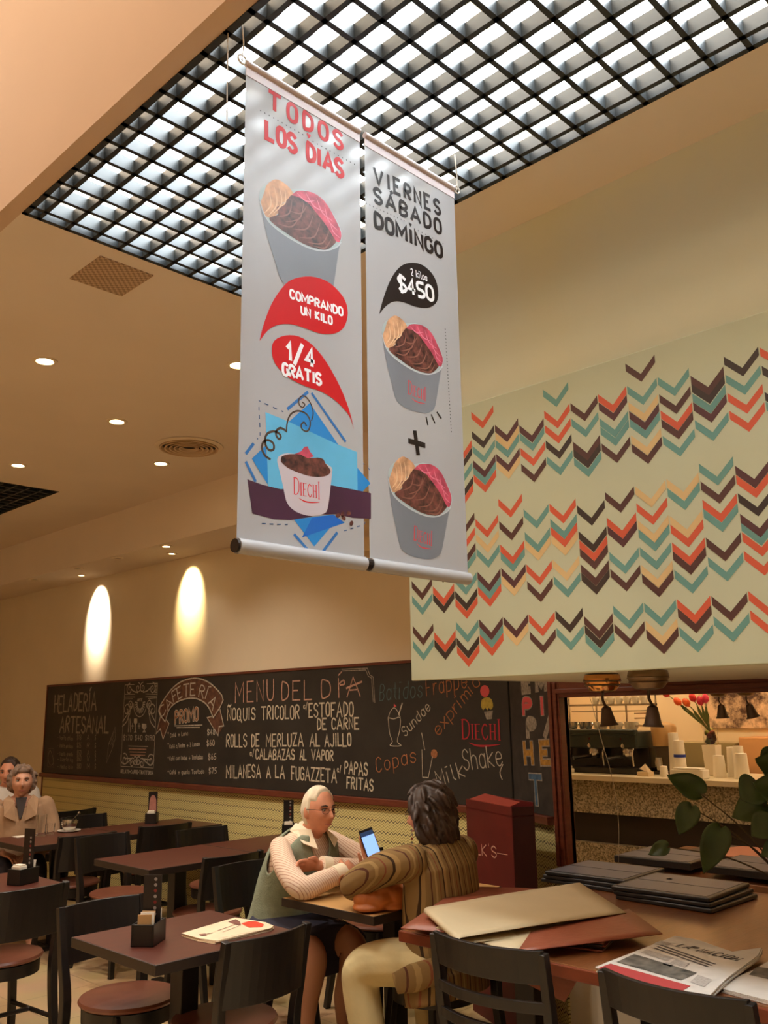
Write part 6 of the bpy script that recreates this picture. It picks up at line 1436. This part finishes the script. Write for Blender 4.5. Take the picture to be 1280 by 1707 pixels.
torso(mb, fr, TR[:2], -.002); fuse(mb, 'trousers', M('trousers_dark', (44, 42, 50), 0.85), pe, .009, 4, O).location = (0, 0, 0)
GREYH = M('hair_grey', (122, 100, 84), 0.8, var=0.3, scale=40)
mb = locks(hd, [((0, -.025, .045), (.086, .088, .085)), ((.068, -.02, .0), (.026, .05, .06)), ((-.068, -.02, .0), (.026, .05, .06)), ((0, -.055, -.02), (.08, .05, .07)), ((0, .045, .085), (.06, .04, .03))], 170, .009, .016, 9, .035)
fuse(mb, 'hair', GREYH, pe, .005, 1, O).location = (0, 0, 0)
hd.face(pe, O, BROWG)

# ---- man partly hidden behind her
hc = hit(17, 1288, Y=7.72); O = V3((hc.x, 7.76, 0)); fr = Frame(O, -math.pi/2-.15); w = fr.w
pm2 = thing('person', 'dark-haired man in a white shirt partly hidden behind the elderly woman', 'person', O); dz = hc.z-1.12
hd = Head(w(0, .05, 1.12+dz), -math.pi/2-.75, -.1, 0, 1.02)
TR = [((0, 0, .47), .18, .13), ((0, 0, .65), .18, .13), ((0, .0, .82), .20, .13), ((0, .01, .92+dz), .20, .12), ((0, .02, .98+dz), .16, .09), ((0, .03, 1.02+dz), .08, .065)]
mb = MB(); hd.mesh(mb, 44, 48); limb(mb, [w(0, .02, .96), w(0, .035, 1.02+dz), hd.w((0, -.015, -.06))], [.064, .058, .056]); torso(mb, fr, TR, -.012)
AR = [[w(sx*.19, .01, .95+dz), w(sx*.24, .05, .80), w(sx*.23, .14, .68), w(sx*.10, .28, .66)] for sx in (-1, 1)]
for a_, sx in zip(AR, (-1, 1)):
    limb(mb, a_, [.05, .045, .04, .028]); hand(mb, a_[-1], w(-sx*.05, .06, -.01)-w(0, 0, 0), V3((0, 0, -1)), w(-sx*.5, -.3, 0)-w(0, 0, 0), .35)
    limb(mb, [w(sx*.1, 0, .53), w(sx*.12, .42, .52), w(sx*.12, .40, .28), w(sx*.12, .38, .08)], [.08, .065, .055, .04]); limb(mb, [w(sx*.12, .35, .05), w(sx*.12, .5, .035)], [.038, .03])
fuse(mb, 'body', SKIN, pm2, .006, 1, O).location = (0, 0, 0)
mb = MB(); torso(mb, fr, TR, .012)
for a_ in AR: limb(mb, [a_[0], a_[1], a_[2], a_[2].lerp(a_[3], .8)], [.072, .066, .058, .045])
fuse(mb, 'white_shirt', M('shirt_white', (206, 196, 184), 0.85, var=0.05, scale=12), pm2, .009, 4, O).location = (0, 0, 0)
o = MB().tube([w(.11, .10, 1.0+dz), w(.12, .155, .85), w(.11, .15, .7)], [(.014, .004)]*3, seg=8, sub=3).build('dark_strap', INK, pm2, O, smooth=True); o.location = (0, 0, 0)
mb = MB()
for sx in (-1, 1): limb(mb, [w(sx*.1, 0, .53), w(sx*.12, .42, .525), w(sx*.12, .40, .28), w(sx*.12, .38, .10)], [.10, .078, .07, .06])
torso(mb, fr, TR[:2], .0); fuse(mb, 'trousers', M('trousers_dark', (44, 42, 50), 0.85), pm2, .009, 4, O).location = (0, 0, 0)
hd.hair('hair', DARKH, pm2, O, lambda d: max(min(d.z-.45, max(.58-d.y, d.z-.74)), min(.05-d.y, d.z+.32)), .12, .006, 30, 8.8)
hd.face(pm2, O, BROWD)
